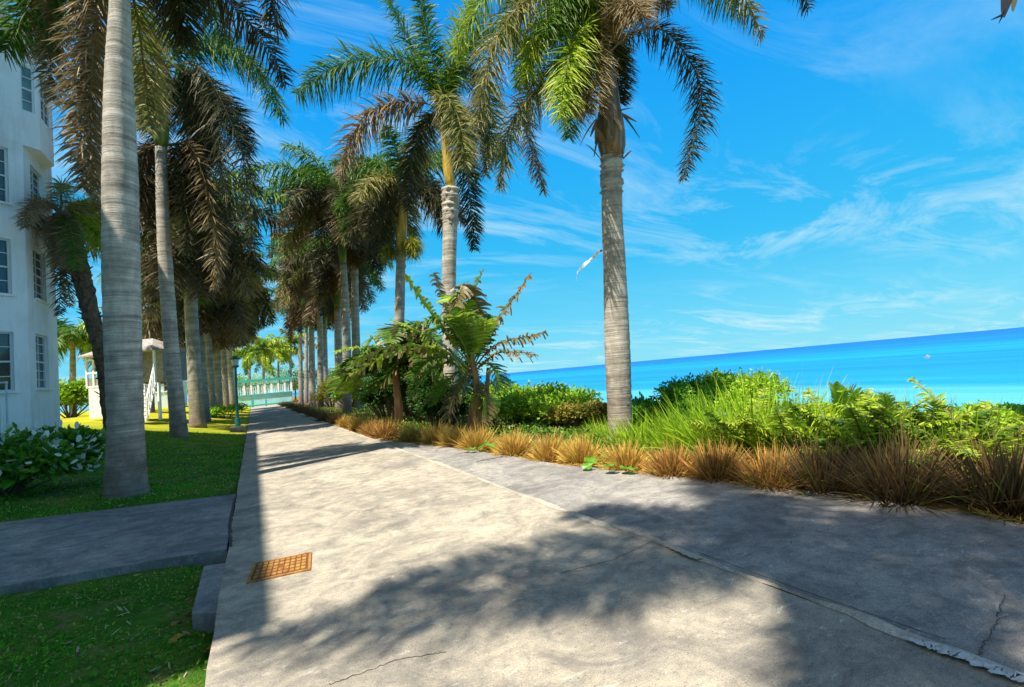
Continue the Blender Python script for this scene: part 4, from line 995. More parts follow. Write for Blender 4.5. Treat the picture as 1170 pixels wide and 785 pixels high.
# dry twiggy bush
def twigs(px, py, hp, label, seed, Y):
    T = at_Y(px, py, Y); c = np.array([T[0], T[1], zb(T[0], T[1])]); h = T[2]-c[2]; r = np.random.default_rng(seed); mb = MB()
    for k in range(26):
        a = r.uniform(0, 2*PI); e = c+np.array([math.cos(a)*h*.5*r.random(), math.sin(a)*h*.5*r.random(), h*r.uniform(.7, 1)])
        P_ = bez([c, (c+e)/2+r.normal(0, .08, 3), e], 7); mb.tube(P_, np.linspace(.012, .004, 7), 4, C=(.4, .36, .3))
        for j in range(16):
            i = r.integers(3, 7); d = r.normal(0, 1, (1, 3)); d[0, 2] = abs(d[0, 2])
            blades(mb, P_[i][None, :], d, np.array([r.uniform(.15, .45)]), np.array([.008]), np.array([.1]), np.array([[.5, .46, .42]]), 2, .5, Nrm=r.normal(0, 1, (1, 3)))
    tag(mb.build('dry_bush', M['dry'], origin=c), label, 'dry bush')
twigs(868, 436, 40, 'leafless pale twiggy bush against the sea', 91, 9.6)
twigs(806, 446, 30, 'pale grey dead twigs sticking out of the dark green bush', 92, 9.8)
# round-leaved creeper at the edge of the apron
def creeper(specs, label, seed):
    c = gp(*specs[0][:2]); o = None; mb = MB(); r = np.random.default_rng(seed)
    for px, py, rad in specs:
        p = gp(px, py); k = 14; tl = r.normal(0, .25, 2); h = r.uniform(.05, .12)
        V = [(p[0], p[1], h)]; Cc = [(.2, .42, .03)]
        for i in range(k):
            a = 2*PI*i/k; rr_ = rad*(1 if i else .45)*r.uniform(.9, 1.1)
            V.append((p[0]+math.cos(a)*rr_, p[1]+math.sin(a)*rr_, h+.02+tl[0]*math.cos(a)*rr_+tl[1]*math.sin(a)*rr_+.02*math.sin(4*a))); Cc.append((.10, .30, .02))
        mb.add(V, [(0, i+1, (i+1) % k+1) for i in range(k)], np.array(Cc))
        mb.tube([(p[0]+.1, p[1]+.15, -.02), (p[0]+.03, p[1]+.05, h*.6), (p[0], p[1], h)], .005, 4, C=(.2, .3, .05))
    tag(mb.build('creeper', M['banana'], origin=c), label, 'creeper')
creeper([(677, 531, .13), (686, 524, .12), (672, 537, .09), (694, 532, .08)], 'round-leaved creeper climbing onto the apron below the golden clump', 1)
creeper([(698, 541, .10), (719, 541, .12)], 'two flat round creeper leaves on the apron edge', 2)
creeper([(552, 516, .12), (562, 513, .14), (541, 517, .08), (533, 517, .08)], 'round-leaved creeper on the apron edge below the banana plant', 3)

# ------------------------------------------------------------------ lawn blades
def lawn(n, x0, x1, y0, y1, hmin, hmax, cols, label, seed, excl=None, wd=.006):
    r = np.random.default_rng(seed); X = r.uniform(x0, x1, n); Y = y0+(y1-y0)*r.random(n)**1.3
    pat = np.sin(X*2.1+np.sin(Y*1.3)*1.5)*np.sin(Y*1.7+X*.6)*.6+np.sin(X*6.3+Y*2)*np.sin(Y*5.1-X*3)*.5
    keep = (r.random(n) < .55+.6*pat)
    if excl is not None: keep &= excl(X, Y)
    X, Y, pat = X[keep], Y[keep], pat[keep]; n = len(X)
    P_ = np.stack([X, Y, zland(X, Y)-.01], 1); D = np.stack([r.normal(0, .55, n), r.normal(0, .55, n), np.ones(n)], 1)
    v = r.random((n, 1)); C = np.array(cols[0])*(1-v)+np.array(cols[1])*v
    C = C*(1+.35*np.clip(pat, -1, 1))[:, None]; dry = (r.random((n, 1)) < .2-.22*pat[:, None]); C = np.where(dry, np.array(cols[2]), C)
    mb = MB(); blades(mb, P_, D, r.uniform(hmin, hmax, n)*(1+.4*np.clip(pat, 0, 1)), r.uniform(.7, 1.5, n)*wd, r.uniform(0, .8, n), C*r.uniform(.7, 1.2, (n, 1)), 2, .2, Nrm=r.normal(0, 1, (n, 3)))
    tag(mb.build('grass', M['grass']), label, 'grass', kind='stuff')
bx0, by0, by1 = bp[2][0], bp[2][1]-.02, bp[0][1]+.03
exA = lambda X, Y: ~((X > bx0-.02) & (Y > by0) & (Y < by1)) & ~((Y > 6.0) & (Y < 9.33))
G1 = ((.035, .22, .008), (.13, .42, .02), (.46, .42, .10))
lawn(75000, -3.6, XL-.01, 1.6, 6.0, .02, .055, G1, 'short weedy grass in the near left corner', 1, exA, .010)
lawn(60000, -6.5, XL-.01, 9.33, 15.5, .025, .06, G1, 'shaded lawn around the big trunk', 2, exA, .012)
lawn(30000, -6.5, XL-.01, 15, 24, .03, .07, ((.045, .22, .008), (.16, .40, .018), (.40, .38, .07)), 'lawn farther along the left side of the path', 3, None, .022)
# broad-leaved weeds in the near lawn
r = np.random.default_rng(44); mb = MB(); n = 5200
X = r.uniform(-3.2, XL-.03, n); Y = 1.8+4.1*r.random(n); k_ = (np.sin(X*5+Y*2)*np.sin(Y*4-X)+r.normal(0, .4, n) > .0) & exA(X, Y); X, Y = X[k_], Y[k_]; n = len(X)
D = r.normal(0, 1, (n, 3)); D[:, 2] = abs(D[:, 2])*.5+.1
v = r.random((n, 1))
blades(mb, np.stack([X, Y, zland(X, Y)+r.uniform(0, .04, n)], 1), D, r.uniform(.015, .04, n), r.uniform(.014, .026, n), r.uniform(0, .5, n), np.array([(.03, .14, .01)])*(1-v)+np.array([(.14, .34, .02)])*v, 2, .5, basew=.5)
tag(mb.build('weeds', M['grass']), 'small broad-leaved weeds in the near lawn', 'weeds', kind='stuff')
# dry litter in the near lawn, as one scatter
r = np.random.default_rng(45); mb = MB(); n = 700
X = r.uniform(-3.2, XL-.02, n); Y = r.uniform(1.8, 15, n); k_ = exA(X, Y); X, Y = X[k_], Y[k_]; n = len(X)
D = r.normal(0, 1, (n, 3)); D[:, 2] *= .5
blades(mb, np.stack([X, Y, zland(X, Y)+.02], 1), D, r.uniform(.03, .09, n), r.uniform(.006, .02, n), np.zeros(n), np.array([(.4, .33, .22)])*r.uniform(.5, 1.3, (n, 1)), 2, .4)
tag(mb.build('leaf_litter', M['dry']), 'straw and dry leaf bits scattered on the lawn', 'leaf litter', kind='stuff')
# dry soil litter under the hedge
r = np.random.default_rng(46); mb = MB(); n = 9000
t = r.random(n)*(len(EDGE)-2)+1; i = t.astype(int); i = np.minimum(i, len(EDGE)-2); u = (t-i)[:, None]
E_ = np.array(EDGE); Pp = E_[i]*(1-u)+E_[i+1]*u
nrm = np.array([.45, .89]); Pp = Pp+nrm*(r.random((n, 1))**1.5*1.0-.06)
D = r.normal(0, 1, (n, 3)); D[:, 2] = abs(D[:, 2])*.25
blades(mb, np.stack([Pp[:, 0], Pp[:, 1], r.uniform(-.08, .01, n)], 1), D, r.uniform(.05, .16, n), r.uniform(.006, .012, n), r.uniform(0, .2, n), np.array([(.5, .34, .08)])*r.uniform(.4, 1.2, (n, 1)), 2, .3)
tag(mb.build('straw_litter', M['dry']), 'golden straw litter at the foot of the grass clumps', 'leaf litter', kind='stuff')
# bits blown onto the concrete
r = np.random.default_rng(47); mb = MB(); n = 260
t = r.random(n)*(len(EDGE)-2)+1; i = np.minimum(t.astype(int), len(EDGE)-2); u = (t-i)[:, None]; E_ = np.array(EDGE)
Pp = E_[i]*(1-u)+E_[i+1]*u-np.array([.45, .89])*(r.random((n, 1))**2.5*2.6)
D = r.normal(0, 1, (n, 3)); D[:, 2] *= .08
blades(mb, np.stack([Pp[:, 0], Pp[:, 1], np.full(n, .006)], 1), D, r.uniform(.015, .07, n), r.uniform(.004, .012, n), np.zeros(n), np.array([(.42, .30, .12)])*r.uniform(.3, 1.2, (n, 1)), 2, .4, Nrm=np.tile([0, 0, 1.0], (n, 1)))
tag(mb.build('path_litter', M['dry']), 'dry straw bits blown onto the concrete near the grass clumps', 'leaf litter', kind='stuff')
# a few fallen leaves
fl_ = [(202, 712, 'brown'), (207, 727, 'orange'), (197, 733, 'orange'), (240, 741, 'rust'), (222, 700, 'rust')]
for k, (px, py, cn) in enumerate(fl_):
    p = gp(px, py, -.10); rr = np.random.default_rng(k); a = rr.uniform(0, 2*PI)
    mb = MB(); c_ = {'brown': (.3, .18, .08), 'orange': (.5, .27, .06), 'rust': (.32, .12, .05)}[cn]
    V = []; n = 10
    for i in range(n):
        t = 2*PI*i/n; x, y = .045*math.cos(t), .028*math.sin(t); V.append((p[0]+x*math.cos(a)-y*math.sin(a), p[1]+x*math.sin(a)+y*math.cos(a), p[2]+.012*math.sin(2*t+a)+.3*abs(y)))
    V.append(tuple(p)); mb.add(V, [(i, (i+1) % n, n) for i in range(n)], c_)
    tag(mb.build('fallen_leaf', M['dry'], origin=p), ['dull brown fallen leaf, the topmost of the group', 'orange fallen leaf in the middle of the group', 'orange fallen leaf left of the others', 'rust-red fallen leaf against the path edge', 'rusty leaf at the corner of the concrete block'][k], 'fallen leaf', 'fallen leaves beside the path')

# ------------------------------------------------------------------ building
M['wall'] = simple('white_render', (.90, .91, .92), .75, .05, 1.2, bmp=.12)
M['sash'] = simple('window_frame_paint', (.72, .76, .78), .5, .05, 3)
m_, nt, b, _ = mat('window_glass'); nt.links.new(ramp(nt, noise(nt, geo(nt), 1.3, 3), [(.3, (.01, .02, .03)), (.7, (.05, .08, .09))]), b.inputs['Base Color']); b.inputs['Roughness'].default_value = .06; b.inputs['Specular IOR Level'].default_value = .8; M['glass'] = m_
M['curtain'] = simple('louvre_glass', (.16, .26, .26), .2, .3, 4)
M['roof'] = simple('clay_tiles', (.42, .16, .07), .8, .25, 5, bmp=.6)
UP = np.array([0, 0, 1.0])
m_, nt, b, _ = mat('streaked_render'); P = geo(nt)
c_ = ramp(nt, noise(nt, mapping(nt, P, (1, 1, .12)), 3.2, 6, .7), [(.3, (.74, .76, .76)), (.5, (.90, .91, .92)), (1, (.92, .93, .94))])
c_ = mix(nt, c_, ramp(nt, noise(nt, P, 1.1, 5, .6), [(.3, (.88, .88, .86)), (.55, (1, 1, 1))]), 1.0, 'MULTIPLY')
nt.links.new(c_, b.inputs['Base Color']); b.inputs['Roughness'].default_value = .85; bump(nt, noise(nt, P, 45, 5, .7), b, .35, .01); M['wall'] = m_
def wall(mb, p0, p1, z0, z1, openings, depth_=.14):
    """vertical wall p0->p1 with rectangular openings (u0,u1,z0,z1) given in metres; outside is to the right of p0->p1"""
    p0 = np.array([*p0, 0.0]); p1 = np.array([*p1, 0.0]); L = np.linalg.norm(p1-p0); u = (p1-p0)/L; nrm = np.cross(u, UP)
    us = sorted({0, L, *[o[0] for o in openings], *[o[1] for o in openings]}); zs = sorted({z0, z1, *[o[2] for o in openings], *[o[3] for o in openings]})
    for a, b2 in zip(us[:-1], us[1:]):
        for c, d in zip(zs[:-1], zs[1:]):
            if any(o[0] <= (a+b2)/2 <= o[1] and o[2] <= (c+d)/2 <= o[3] for o in openings): continue
            mb.add([p0+u*a+UP*c, p0+u*b2+UP*c, p0+u*b2+UP*d, p0+u*a+UP*d], [(0, 1, 2, 3)])
    for a, b2, c, d in openings:
        i = -nrm*depth_
        q = [p0+u*a+UP*c, p0+u*b2+UP*c, p0+u*b2+UP*d, p0+u*a+UP*d]; q2 = [k+i for k in q]
        mb.add(q+q2, [(0, 4, 5, 1), (1, 5, 6, 2), (2, 6, 7, 3), (3, 7, 4, 0)])
    return p0, u, nrm
def window(parent, p0, u, nrm, o, cols, rows, depth_=.12, label=None, glass='glass', sill=True):
    a, b2, c, d = o; w_, h = b2-a, d-c; ctr = p0+u*(a+b2)/2+UP*(c+d)/2-nrm*depth_
    mb = MB(); q = [ctr-u*w_/2-UP*h/2, ctr+u*w_/2-UP*h/2, ctr+u*w_/2+UP*h/2, ctr-u*w_/2+UP*h/2]
    mb.add(q, [(0, 1, 2, 3)]); wn = mb.build('window', M[glass], parent)
    if label: wn['label'] = label
    mb = MB(); Mx = np.stack([u, nrm, UP], 1); f = ctr+nrm*.02
    for s in (-1, 1):
        mb.box(f+u*s*(w_/2-.022), (.045, .05, h), M=Mx); mb.box(f+UP*s*(h/2-.022), (w_-.09, .05, .045), M=Mx)
    mb.box(f, (w_-.09, .046, .045), M=Mx)
    for i in range(1, cols): mb.box(f+u*(-w_/2+w_*i/cols), (.022, .034, h-.09), M=Mx)
    for i in range(1, rows):
        if abs(i/rows-.5) > .01: mb.box(f+UP*(-h/2+h*i/rows), (w_-.09, .030, .022), M=Mx)
    mb.build('frame', M['sash'], wn)
    if sill:
        mb = MB(); mb.box(ctr-UP*(h/2+.03)+nrm*(depth_+.03), (w_+.12, .12, .06), M=Mx); mb.build('sill', M['wall'], wn)
P1 = np.array([-5.4, 18.2]); fd = np.array([.76, .65]); P2 = np.array([-5.4, 20.5]); P0 = P1-fd*3.0
def zpix(X, Y, py, px=None):
    """height whose picture row is py for the vertical line at X, Y"""
    lo, hi = -2, 30
    for _ in range(50):
        m2 = (lo+hi)/2; c = CM.T @ (np.array([X, Y, m2])-np.array([0, 0, EYE])); y = 392.5-F*c[1]/-c[2]
        if y > py: lo = m2
        else: hi = m2
    return m2
bld = empty('building', (-10, 12, 0), 'white rendered apartment building with sash windows at the left edge', 'building')
RZ = 12.1
rows_face1 = [(zpix(-5.75, 17.9, 447), zpix(-5.75, 17.9, 379)), (zpix(-5.75, 17.9, 336), zpix(-5.75, 17.9, 272)), (zpix(-5.75, 17.9, 231), zpix(-5.75, 17.9, 167))]
rows_face2 = [(zpix(-5.4, 19.2, 444), zpix(-5.4, 19.2, 383)), (zpix(-5.4, 19.2, 344), zpix(-5.4, 19.2, 286)), (zpix(-5.4, 19.2, 246), zpix(-5.4, 19.2, 195))]
z4 = (zpix(-5.2, 18.3, 129), zpix(-5.2, 18.3, 76))
ob = zpix(-5.09, 18.47, 172)
zbase = .2
wb = MB()
o2 = [(18.7-18.2, 19.67-18.2, a, b2) for a, b2 in rows_face2]
W2 = wall(wb, P1, P2, zbase, RZ, o2)
o1 = [(3-1.18, 3-.32, a, b2) for a, b2 in rows_face1]
W1 = wall(wb, P0, P1, zbase, RZ, o1)
Pn = np.array([-7.68, 12.6]); Pm = np.array([-5.4, 10.6]); Pe = np.array([-5.4, .9])
W0 = wall(wb, Pn, P0, zbase, RZ, []); wall(wb, Pm, Pn, zbase, RZ, [])
oE = [(u0, u0+1.1, a, a+1.6) for u0 in (1.4, 4.4, 7.2) for a in (1.6, 4.4, 7.2, 9.7)]
WE = wall(wb, Pe, Pm, zbase, RZ, oE)
wall(wb, P2, (-16, 20.5), zbase, RZ, []); wall(wb, (-16, 20.5), (-16, .9), zbase, RZ, []); wall(wb, (-16, .9), Pe, zbase, RZ, [])
wb.add([(-16, .9, RZ), (-5.4, .9, RZ), (-5.4, 20.5, RZ), (-16, 20.5, RZ)], [(0, 1, 2, 3)])
wb.build('wall', M['wall'], bld)
for o in o2: window(bld, *W2, o, 2, 6)
for o in o1: window(bld, *W1, o, 3, 4)
for o in oE: window(bld, *WE, o, 2, 4)
# top-storey oriel
A1 = P1+fd*.41; A2 = np.array([A1[0], 19.57]); A3 = np.array([-5.401, 19.95]); A0 = P1-fd*.42+np.array([.65, -.76])*.0
orl = MB()
nf = np.array([.65, -.76])
A0 = P1-fd*.9+nf*.006; A1b = A1+nf*.006
of = [(.9-.42+.0, .9+.30, z4[0], z4[1])]
WF = wall(orl, A0, A1b, ob, RZ-.01, of, .08)
os_ = [(.12, 1.0-.1, z4[0]+.0, z4[1])]
WS = wall(orl, A1b, A2, ob, RZ-.01, os_, .08); wall(orl, A2, A3, ob, RZ-.01, [], .08)
orl.add([(*A0, ob), (*A1b, ob), (*A2, ob), (*A3, ob), (*P1, ob)], [(0, 1, 2, 3, 4)][::1])
oo = orl.build('oriel', M['wall'], bld); oo['label'] = 'projecting top-storey bay over the corner'
window(oo, *WF, of[0], 2, 4, .07, glass='curtain', sill=False); window(oo, *WS, os_[0], 2, 4, .07, sill=False)
rf = MB()
RY0, RX1 = .75, -5.24
rf.box(((-16.3+RX1)/2, (RY0+20.55)/2, RZ+.12), (RX1+16.3, 20.55-RY0, .22))
rf.build('cornice', M['wall'], bld)
rf = MB(); x0, x1, y0, y1 = -16.3, RX1-.03, RY0+.03, 20.5; zc = RZ+.231
rf.add([(x0, y0, zc), (x1, y0, zc), (x1, y1, zc), (x0, y1, zc), (-10.7, y0+5, zc+.9), (-10.7, y1-5, zc+.9)], [(0, 1, 4), (1, 2, 5, 4), (2, 3, 5), (3, 0, 4, 5)])
rf.build('roof', M['roof'], bld)
# wall lamp and hand rail at the very left
q = MB(); p = np.array([-5.3, 18.55, zpix(-5.4, 18.55, 258)]); q.box(p, (.16, .1, .12)); q.tube([p+np.array([.05, 0, -.02]), p+np.array([.14, 0, -.1])], .05, 8); q.build('lamp', M['crack'], bld)
M['rail'] = simple('rail_paint', (.55, .62, .68), .5, .08, 5)
hr_ = empty('handrail', at_depth(-10, 475, 12.2), 'short white handrail at the left edge below the lowest window', 'handrail')
q = MB()
for k in range(5):
    a = at_depth(7-k*9, 437+k, 12.2); c = a.copy(); c[2] = zb(a[0], a[1]); q.tube([c, a], .022, 6)
q.build('post', M['rail'], hr_); q = MB(); q.tube([at_depth(8, 437, 12.2), at_depth(-35, 440, 12.2)], .03, 6); q.build('rail', M['rail'], hr_)

# ------------------------------------------------------------------ hut on stilts with stairs
M['boards'] = simple('weathered_boards', (.30, .28, .26), .85, .3, 7, bmp=.5)
M['whitewood'] = simple('white_painted_wood', (.82, .81, .81), .6, .12, 4)
M['shingle'] = simple('grey_shingles', (.34, .31, .29), .9, .3, 9, bmp=.6)
HY = 30.0
H0 = at_Y(140, 470, HY); hz = zb(H0[0], H0[1]); Dh = depth(H0)
hut = empty('hut', (H0[0], H0[1], hz), 'raised wooden beach hut with grey roof behind the big trunk', 'hut')
u = CR.copy(); u[2] = 0; u /= np.linalg.norm(u); f_ = np.cross(UP, u); rzh = math.atan2(u[1], u[0])
def HP(px, back, z): # point on the plane through H0 facing us, then pushed back
    d = rdir(px, 460); n = f_; t = (np.array([H0[0], H0[1]]) @ n[:2])/(d[:2] @ n[:2]); P_ = np.array([d[0]*t, d[1]*t, 0])+n*back; P_[2] = z; return P_
Mh = np.stack([u, f_, UP], 1)
def hbox(mb, px0, px1, z0, z1, b0, b1):
    a = HP(px0, 0, 0); c = HP(px1, 0, 0); wdt = np.linalg.norm(c-a); ctr = (a+c)/2+f_*(b0+b1)/2; ctr[2] = (z0+z1)/2
    mb.box(ctr, (wdt, b1-b0, z1-z0), M=Mh)
zt = lambda py: EYE+(466-py)/F*Dh
q = MB(); hbox(q, 102, 124, zt(476), zt(441), 0, 2.2)
for k in range(6): hbox(q, 102+k*4-.2, 102+k*4+.2, zt(476)+.02, zt(441)-.02, -.012, 0)
q.build('storage_box', M['whitewood'], hut)
q = MB(); hbox(q, 124, 150, zt(441)+.002, zt(404), .15, 2.4); hbox(q, 150, 178, zt(439), zt(403), .6, 2.4); hbox(q, 100, 124, zt(441)+.001, zt(431), .03, .1); q.build('cabin', M['boards'], hut)
for px in (100, 108, 116, 124, 178):
    q = MB(); hbox(q, px-.9, px+.9, zt(441)+.003, zt(404), -.02, .08); q.build('post', M['whitewood'], hut)
for py in (441, 425, 410):
    q = MB(); hbox(q, 100.8, 123, zt(py)+.01, zt(py)+.09, -.015, .06); q.build('rail', M['whitewood'], hut)
for px in (130, 160, 176):
    q = MB(); hbox(q, px-1, px+1, hz-.1, zt(441), .3, .45); q.build('stilt', M['whitewood'], hut)
q = MB(); a, c = HP(96, -.3, zt(404)), HP(182, -.3, zt(402)); a2, c2 = HP(96, -.3, 0)+f_*3.2, HP(182, -.3, 0)+f_*3.2; a2[2] = c2[2] = zt(403)
pk = (a+c)/2+f_*1.6; pl, pr_ = pk-u*.7, pk+u*.7; pl[2] = pr_[2] = zt(386)
lo = [k-UP*.08 for k in (a, c, c2, a2)]
q.add([a, c, c2, a2, pl, pr_]+lo, [(0, 1, 5, 4), (1, 2, 5), (2, 3, 4, 5), (3, 0, 4), (0, 6, 7, 1), (1, 7, 8, 2), (2, 8, 9, 3), (3, 9, 6, 0), (9, 8, 7, 6)]); q.build('roof', M['shingle'], hut)
# stairs: come down towards us and to the right
s0 = HP(168, -.1, zt(441)); s1 = HP(184, -1.6, hz+.12)
q = MB()
for k in range(9):
    t = (k+.5)/9; c = s0+(s1-s0)*t; q.box(c, (.95, .24, .04), M=Mh)
q.build('stair_treads', M['boards'], hut)
for s in (-1, 1):
    q = MB(); o_ = u*s*.5
    q.tube([s0+o_, s1+o_], .05, 4); q.tube([s0+o_+UP*.85, s1+o_+UP*.85], .04, 4)
    for k in range(6): c = s0+(s1-s0)*(k/5)+o_; q.tube([c-UP*.05, c+UP*.88], .03, 4)
    q.build('stair_railing', M['whitewood'], hut)

# houses far behind
def house(label, px0, px1, py0, py1, Y, wallm, roofm, seed, rise=1.2, win=3):
    a = at_Y(px0, 455, Y); c = at_Y(px1, 455, Y); z1 = at_Y((px0+px1)/2, py1, Y)[2]; g0 = zb(a[0], a[1])-.1
    r_ = empty('house', (a[0], a[1], g0), label, 'house'); W = c[0]-a[0]; dp = 6
    wb = MB(); hts = z1-g0; ops = [(W*(k+.5)/win-W*.12, W*(k+.5)/win+W*.12, g0+hts*.45, g0+hts*.75) for k in range(win)]
    w0 = wall(wb, (a[0], Y), (a[0]+W, Y), g0, z1, ops); wall(wb, (a[0]+W, Y), (a[0]+W, Y+dp), g0, z1, []); wall(wb, (a[0], Y+dp), (a[0], Y), g0, z1, []); wb.build('wall', wallm, r_)
    for o in ops: window(r_, *w0, o, 2, 2)
    rb = MB(); e = .4; rb.add([(a[0]-e, Y-e, z1+.01), (a[0]+W+e, Y-e, z1+.01), (a[0]+W+e, Y+dp+e, z1+.01), (a[0]-e, Y+dp+e, z1+.01), (a[0]+W*.25, Y+dp/2, z1+rise), (a[0]+W*.75, Y+dp/2, z1+rise)], [(0, 1, 5, 4), (1, 2, 5), (2, 3, 4, 5), (3, 0, 4), (3, 2, 1, 0)])
    rb.build('roof', roofm, r_)
M['hwall'] = simple('pale_house_wall', (.62, .70, .76), .8, .08, 1)
house('small pale blue house with orange roof beyond the hut stairs', 176, 206, 460, 424, 62, M['hwall'], M['roof'], 1, 1.3)
house('white house with red roof behind the left row of palms', 240, 268, 458, 415, 98, M['hwall'], M['roof'], 2, 1.8)

# ------------------------------------------------------------------ railing at the end of the path
M['teal'] = simple('teal_paint', (.05, .38, .34), .5, .2, 4); M['tealpale'] = simple('pale_teal_paint', (.34, .64, .62), .55, .15, 4)
fY = 80.0; fa = at_Y(272, 464, fY); fb = at_Y(334, 460, fY)
fn = empty('railing', (fa[0], fY, 0), 'teal and white pergola-like railing across the far end of the path', 'railing')
X0, X1 = fa[0], fb[0]; zt1 = at_Y(303, 434, fY)[2]; zm = at_Y(303, 450, fY)[2]; zlo = .0
q = MB(); q.box(((X0+X1)/2, fY, zt1), (X1-X0+.4, .5, .35)); q.box(((X0+X1)/2, fY, zt1-.7), (X1-X0, .12, .15)); q.build('top_beam', M['teal'], fn)
q = MB(); q.box(((X0+X1)/2, fY, (zm+zlo)/2), (X1-X0, .2, zm-zlo)); q.build('low_wall', M['tealpale'], fn)
q = MB(); q.box(((X0+X1)/2, fY-.12, zm), (X1-X0+.1, .3, .14)); q.box(((X0+X1)/2, fY-.12, zlo+.12), (X1-X0+.1, .25, .2)); q.build('mid_rail', M['teal'], fn)
for k in range(9):
    x = X0+(X1-X0)*k/8; q = MB(); q.box((x, fY, (zt1+zm)/2), (.26, .26, zt1-zm-.02)); q.build('post', M['whitewood'], fn)
q = MB()
for k in range(26):
    x = X0+(X1-X0)*(k+.5)/26; q.box((x, fY-.02, (zm+zt1-.7)/2), (.07, .07, zt1-.7-zm))
q.build('balusters', M['whitewood'], fn)
# thin white goal-like frame in front
q = MB(); 
fx = at_Y(308, 460, 74)[0]
q2 = empty('gate', (fx, 74, 0), 'pair of small bluish gate posts in front of the teal railing', 'gate')
q.box((fx-2.0, 74, .6), (.3, .3, 1.2)); q.box((fx-.4, 74, .45), (.22, .22, .9)); q.build('post', M['teal'], q2)
# kiosk roof among right trunks
kr = at_Y(368, 455, 66); 

# ------------------------------------------------------------------ lamp post
M['tealdark'] = simple('dark_teal_metal', (.01, .13, .12), .4, .25, 6, spec=.5)
lb = gp(272, 491, .0); lp = np.array([lb[0]*.93, lb[1]*.93, .1]); Dl = depth(lp)
tp = at_depth(269, 421, Dl)
lamp = empty('lamp_post', lp, 'thin dark teal lamp post at the left edge of the path', 'lamp post')
q = MB(); q.box(lp+np.array([.0, 0, .0]), (.62, .5, .3)); q.build('plinth', M['walk'], lamp)
q = MB(); q.tube([lp+UP*.15, lp+UP*.5, lp+UP*.52], [.11, .10, .07], 12); q.build('base', M['tealdark'], lamp)
q = MB(); q.tube([lp+UP*.5, lp*.5+tp*.5, tp], [.065, .06, .05], 12); q.build('pole', M['tealdark'], lamp)
q = MB(); q.tube([tp, tp+UP*.08, tp+UP*.12], [.05, .15, .17], 14); q.tube([tp+UP*.40, tp+UP*.47, tp+UP*.56], [.24, .15, .03], 14); q.build('lantern_cap', M['tealdark'], lamp)
m_, nt, b, _ = mat('lantern_glass'); b.inputs['Base Color'].default_value = (.5, .55, .55, 1); b.inputs['Roughness'].default_value = .2; M['lglass'] = m_
q = MB(); q.tube([tp+UP*.12, tp+UP*.39], [.12, .16], 14); q.build('lantern_glass', M['lglass'], lamp)

# ------------------------------------------------------------------ rusty cover in the path
m_, nt, b, _ = mat('rusty_iron'); P = geo(nt)
nt.links.new(ramp(nt, noise(nt, P, 9, 6, .7), [(.3, (.16, .07, .02)), (.5, (.34, .16, .035)), (.7, (.48, .27, .07))]), b.inputs['Base Color']); b.inputs['Roughness'].default_value = .8; b.inputs['Metallic'].default_value = .1
bump(nt, noise(nt, P, 60, 4), b, .5, .005); M['rust'] = m_
cr = [gp(*p)[:2] for p in [(288, 667), (355, 650), (353, 634), (288, 645)]]
g0 = (cr[0]+cr[3])/2; cc = sum(cr)/4; ux = ((cr[1]+cr[2])-(cr[0]+cr[3]))/2; Wc = np.linalg.norm(ux); ux /= Wc; uy = np.array([-ux[1], ux[0]]); Hc = abs(((cr[2]+cr[3])/2-(cr[0]+cr[1])/2) @ uy)
cover = empty('drain_cover', (cc[0], cc[1], 0), 'rusty orange rectangular drain cover set in the path', 'drain cover')
Mg = np.stack([[*ux, 0], [*uy, 0], [0, 0, 1]], 1); c3 = np.array([cc[0], cc[1], .004])
q = MB(); q.box(c3, (Wc-.03, Hc-.03, .014), M=Mg)
nxg, nyg = 9, 5
for i in range(nxg):
    for j in range(nyg):
        if i in (4,) and j == 2: continue
        o_ = np.array([*(ux*((i+.5)/nxg-.5)*(Wc-.05)), 0])+np.array([*(uy*((j+.5)/nyg-.5)*(Hc-.05)), 0])
        q.box(c3+o_+UP*.009, ((Wc-.05)/nxg*.74, (Hc-.05)/nyg*.7, .009), M=Mg, mi=1)
M['rustdark'] = simple('dark_rust', (.16, .06, .015), .9, .3, 12)
q.build('plate', [M['rustdark'], M['rust']], cover)
q = MB()
for s in (-1, 1):
    q.box(c3+np.array([*(ux*s*(Wc/2)), 0]), (.024, Hc+.03, .02), M=Mg); q.box(c3+np.array([*(uy*s*(Hc/2)), 0]), (Wc-.026, .024, .02), M=Mg)
q.build('frame', M['rust'], cover)

# ------------------------------------------------------------------ ribbon caught on the lone palm
m_, nt, b, _ = mat('ribbon_cloth'); a_ = N(nt, 'ShaderNodeAttribute', attribute_name='Col').outputs[0]; nt.links.new(a_, b.inputs['Base Color']); b.inputs['Roughness'].default_value = .5
Dr = depth(gp(709, 502))-.1
S = bez([at_depth(x, y, Dr) for x, y in [(688, 286), (684, 288), (678, 294), (668, 302), (661, 309), (659, 314), (659, 320)]], 28)
V = []; Cc = []
for i, p in enumerate(S):
    wd = .036*(1 if 3 < i < 18 else .5)*(1+.3*math.sin(i)); nn = np.array([0, .3*math.sin(i*.7), 1.0]); nn /= np.linalg.norm(nn)
    V += [p-nn*wd, p+nn*wd]; c_ = (.12, .01, .05) if i < 4 else ((.75, .72, .75) if i < 18 else ((.35, .3, .5) if i < 25 else (.7, .6, .6)))
    Cc += [c_, c_]
q = MB(); q.add(V, [(2*i, 2*i+1, 2*i+3, 2*i+2) for i in range(27)], np.array(Cc))
tag(q.build('ribbon', m_, origin=S[0]), 'white ribbon with a dark red end fluttering from the lone palm', 'ribbon')
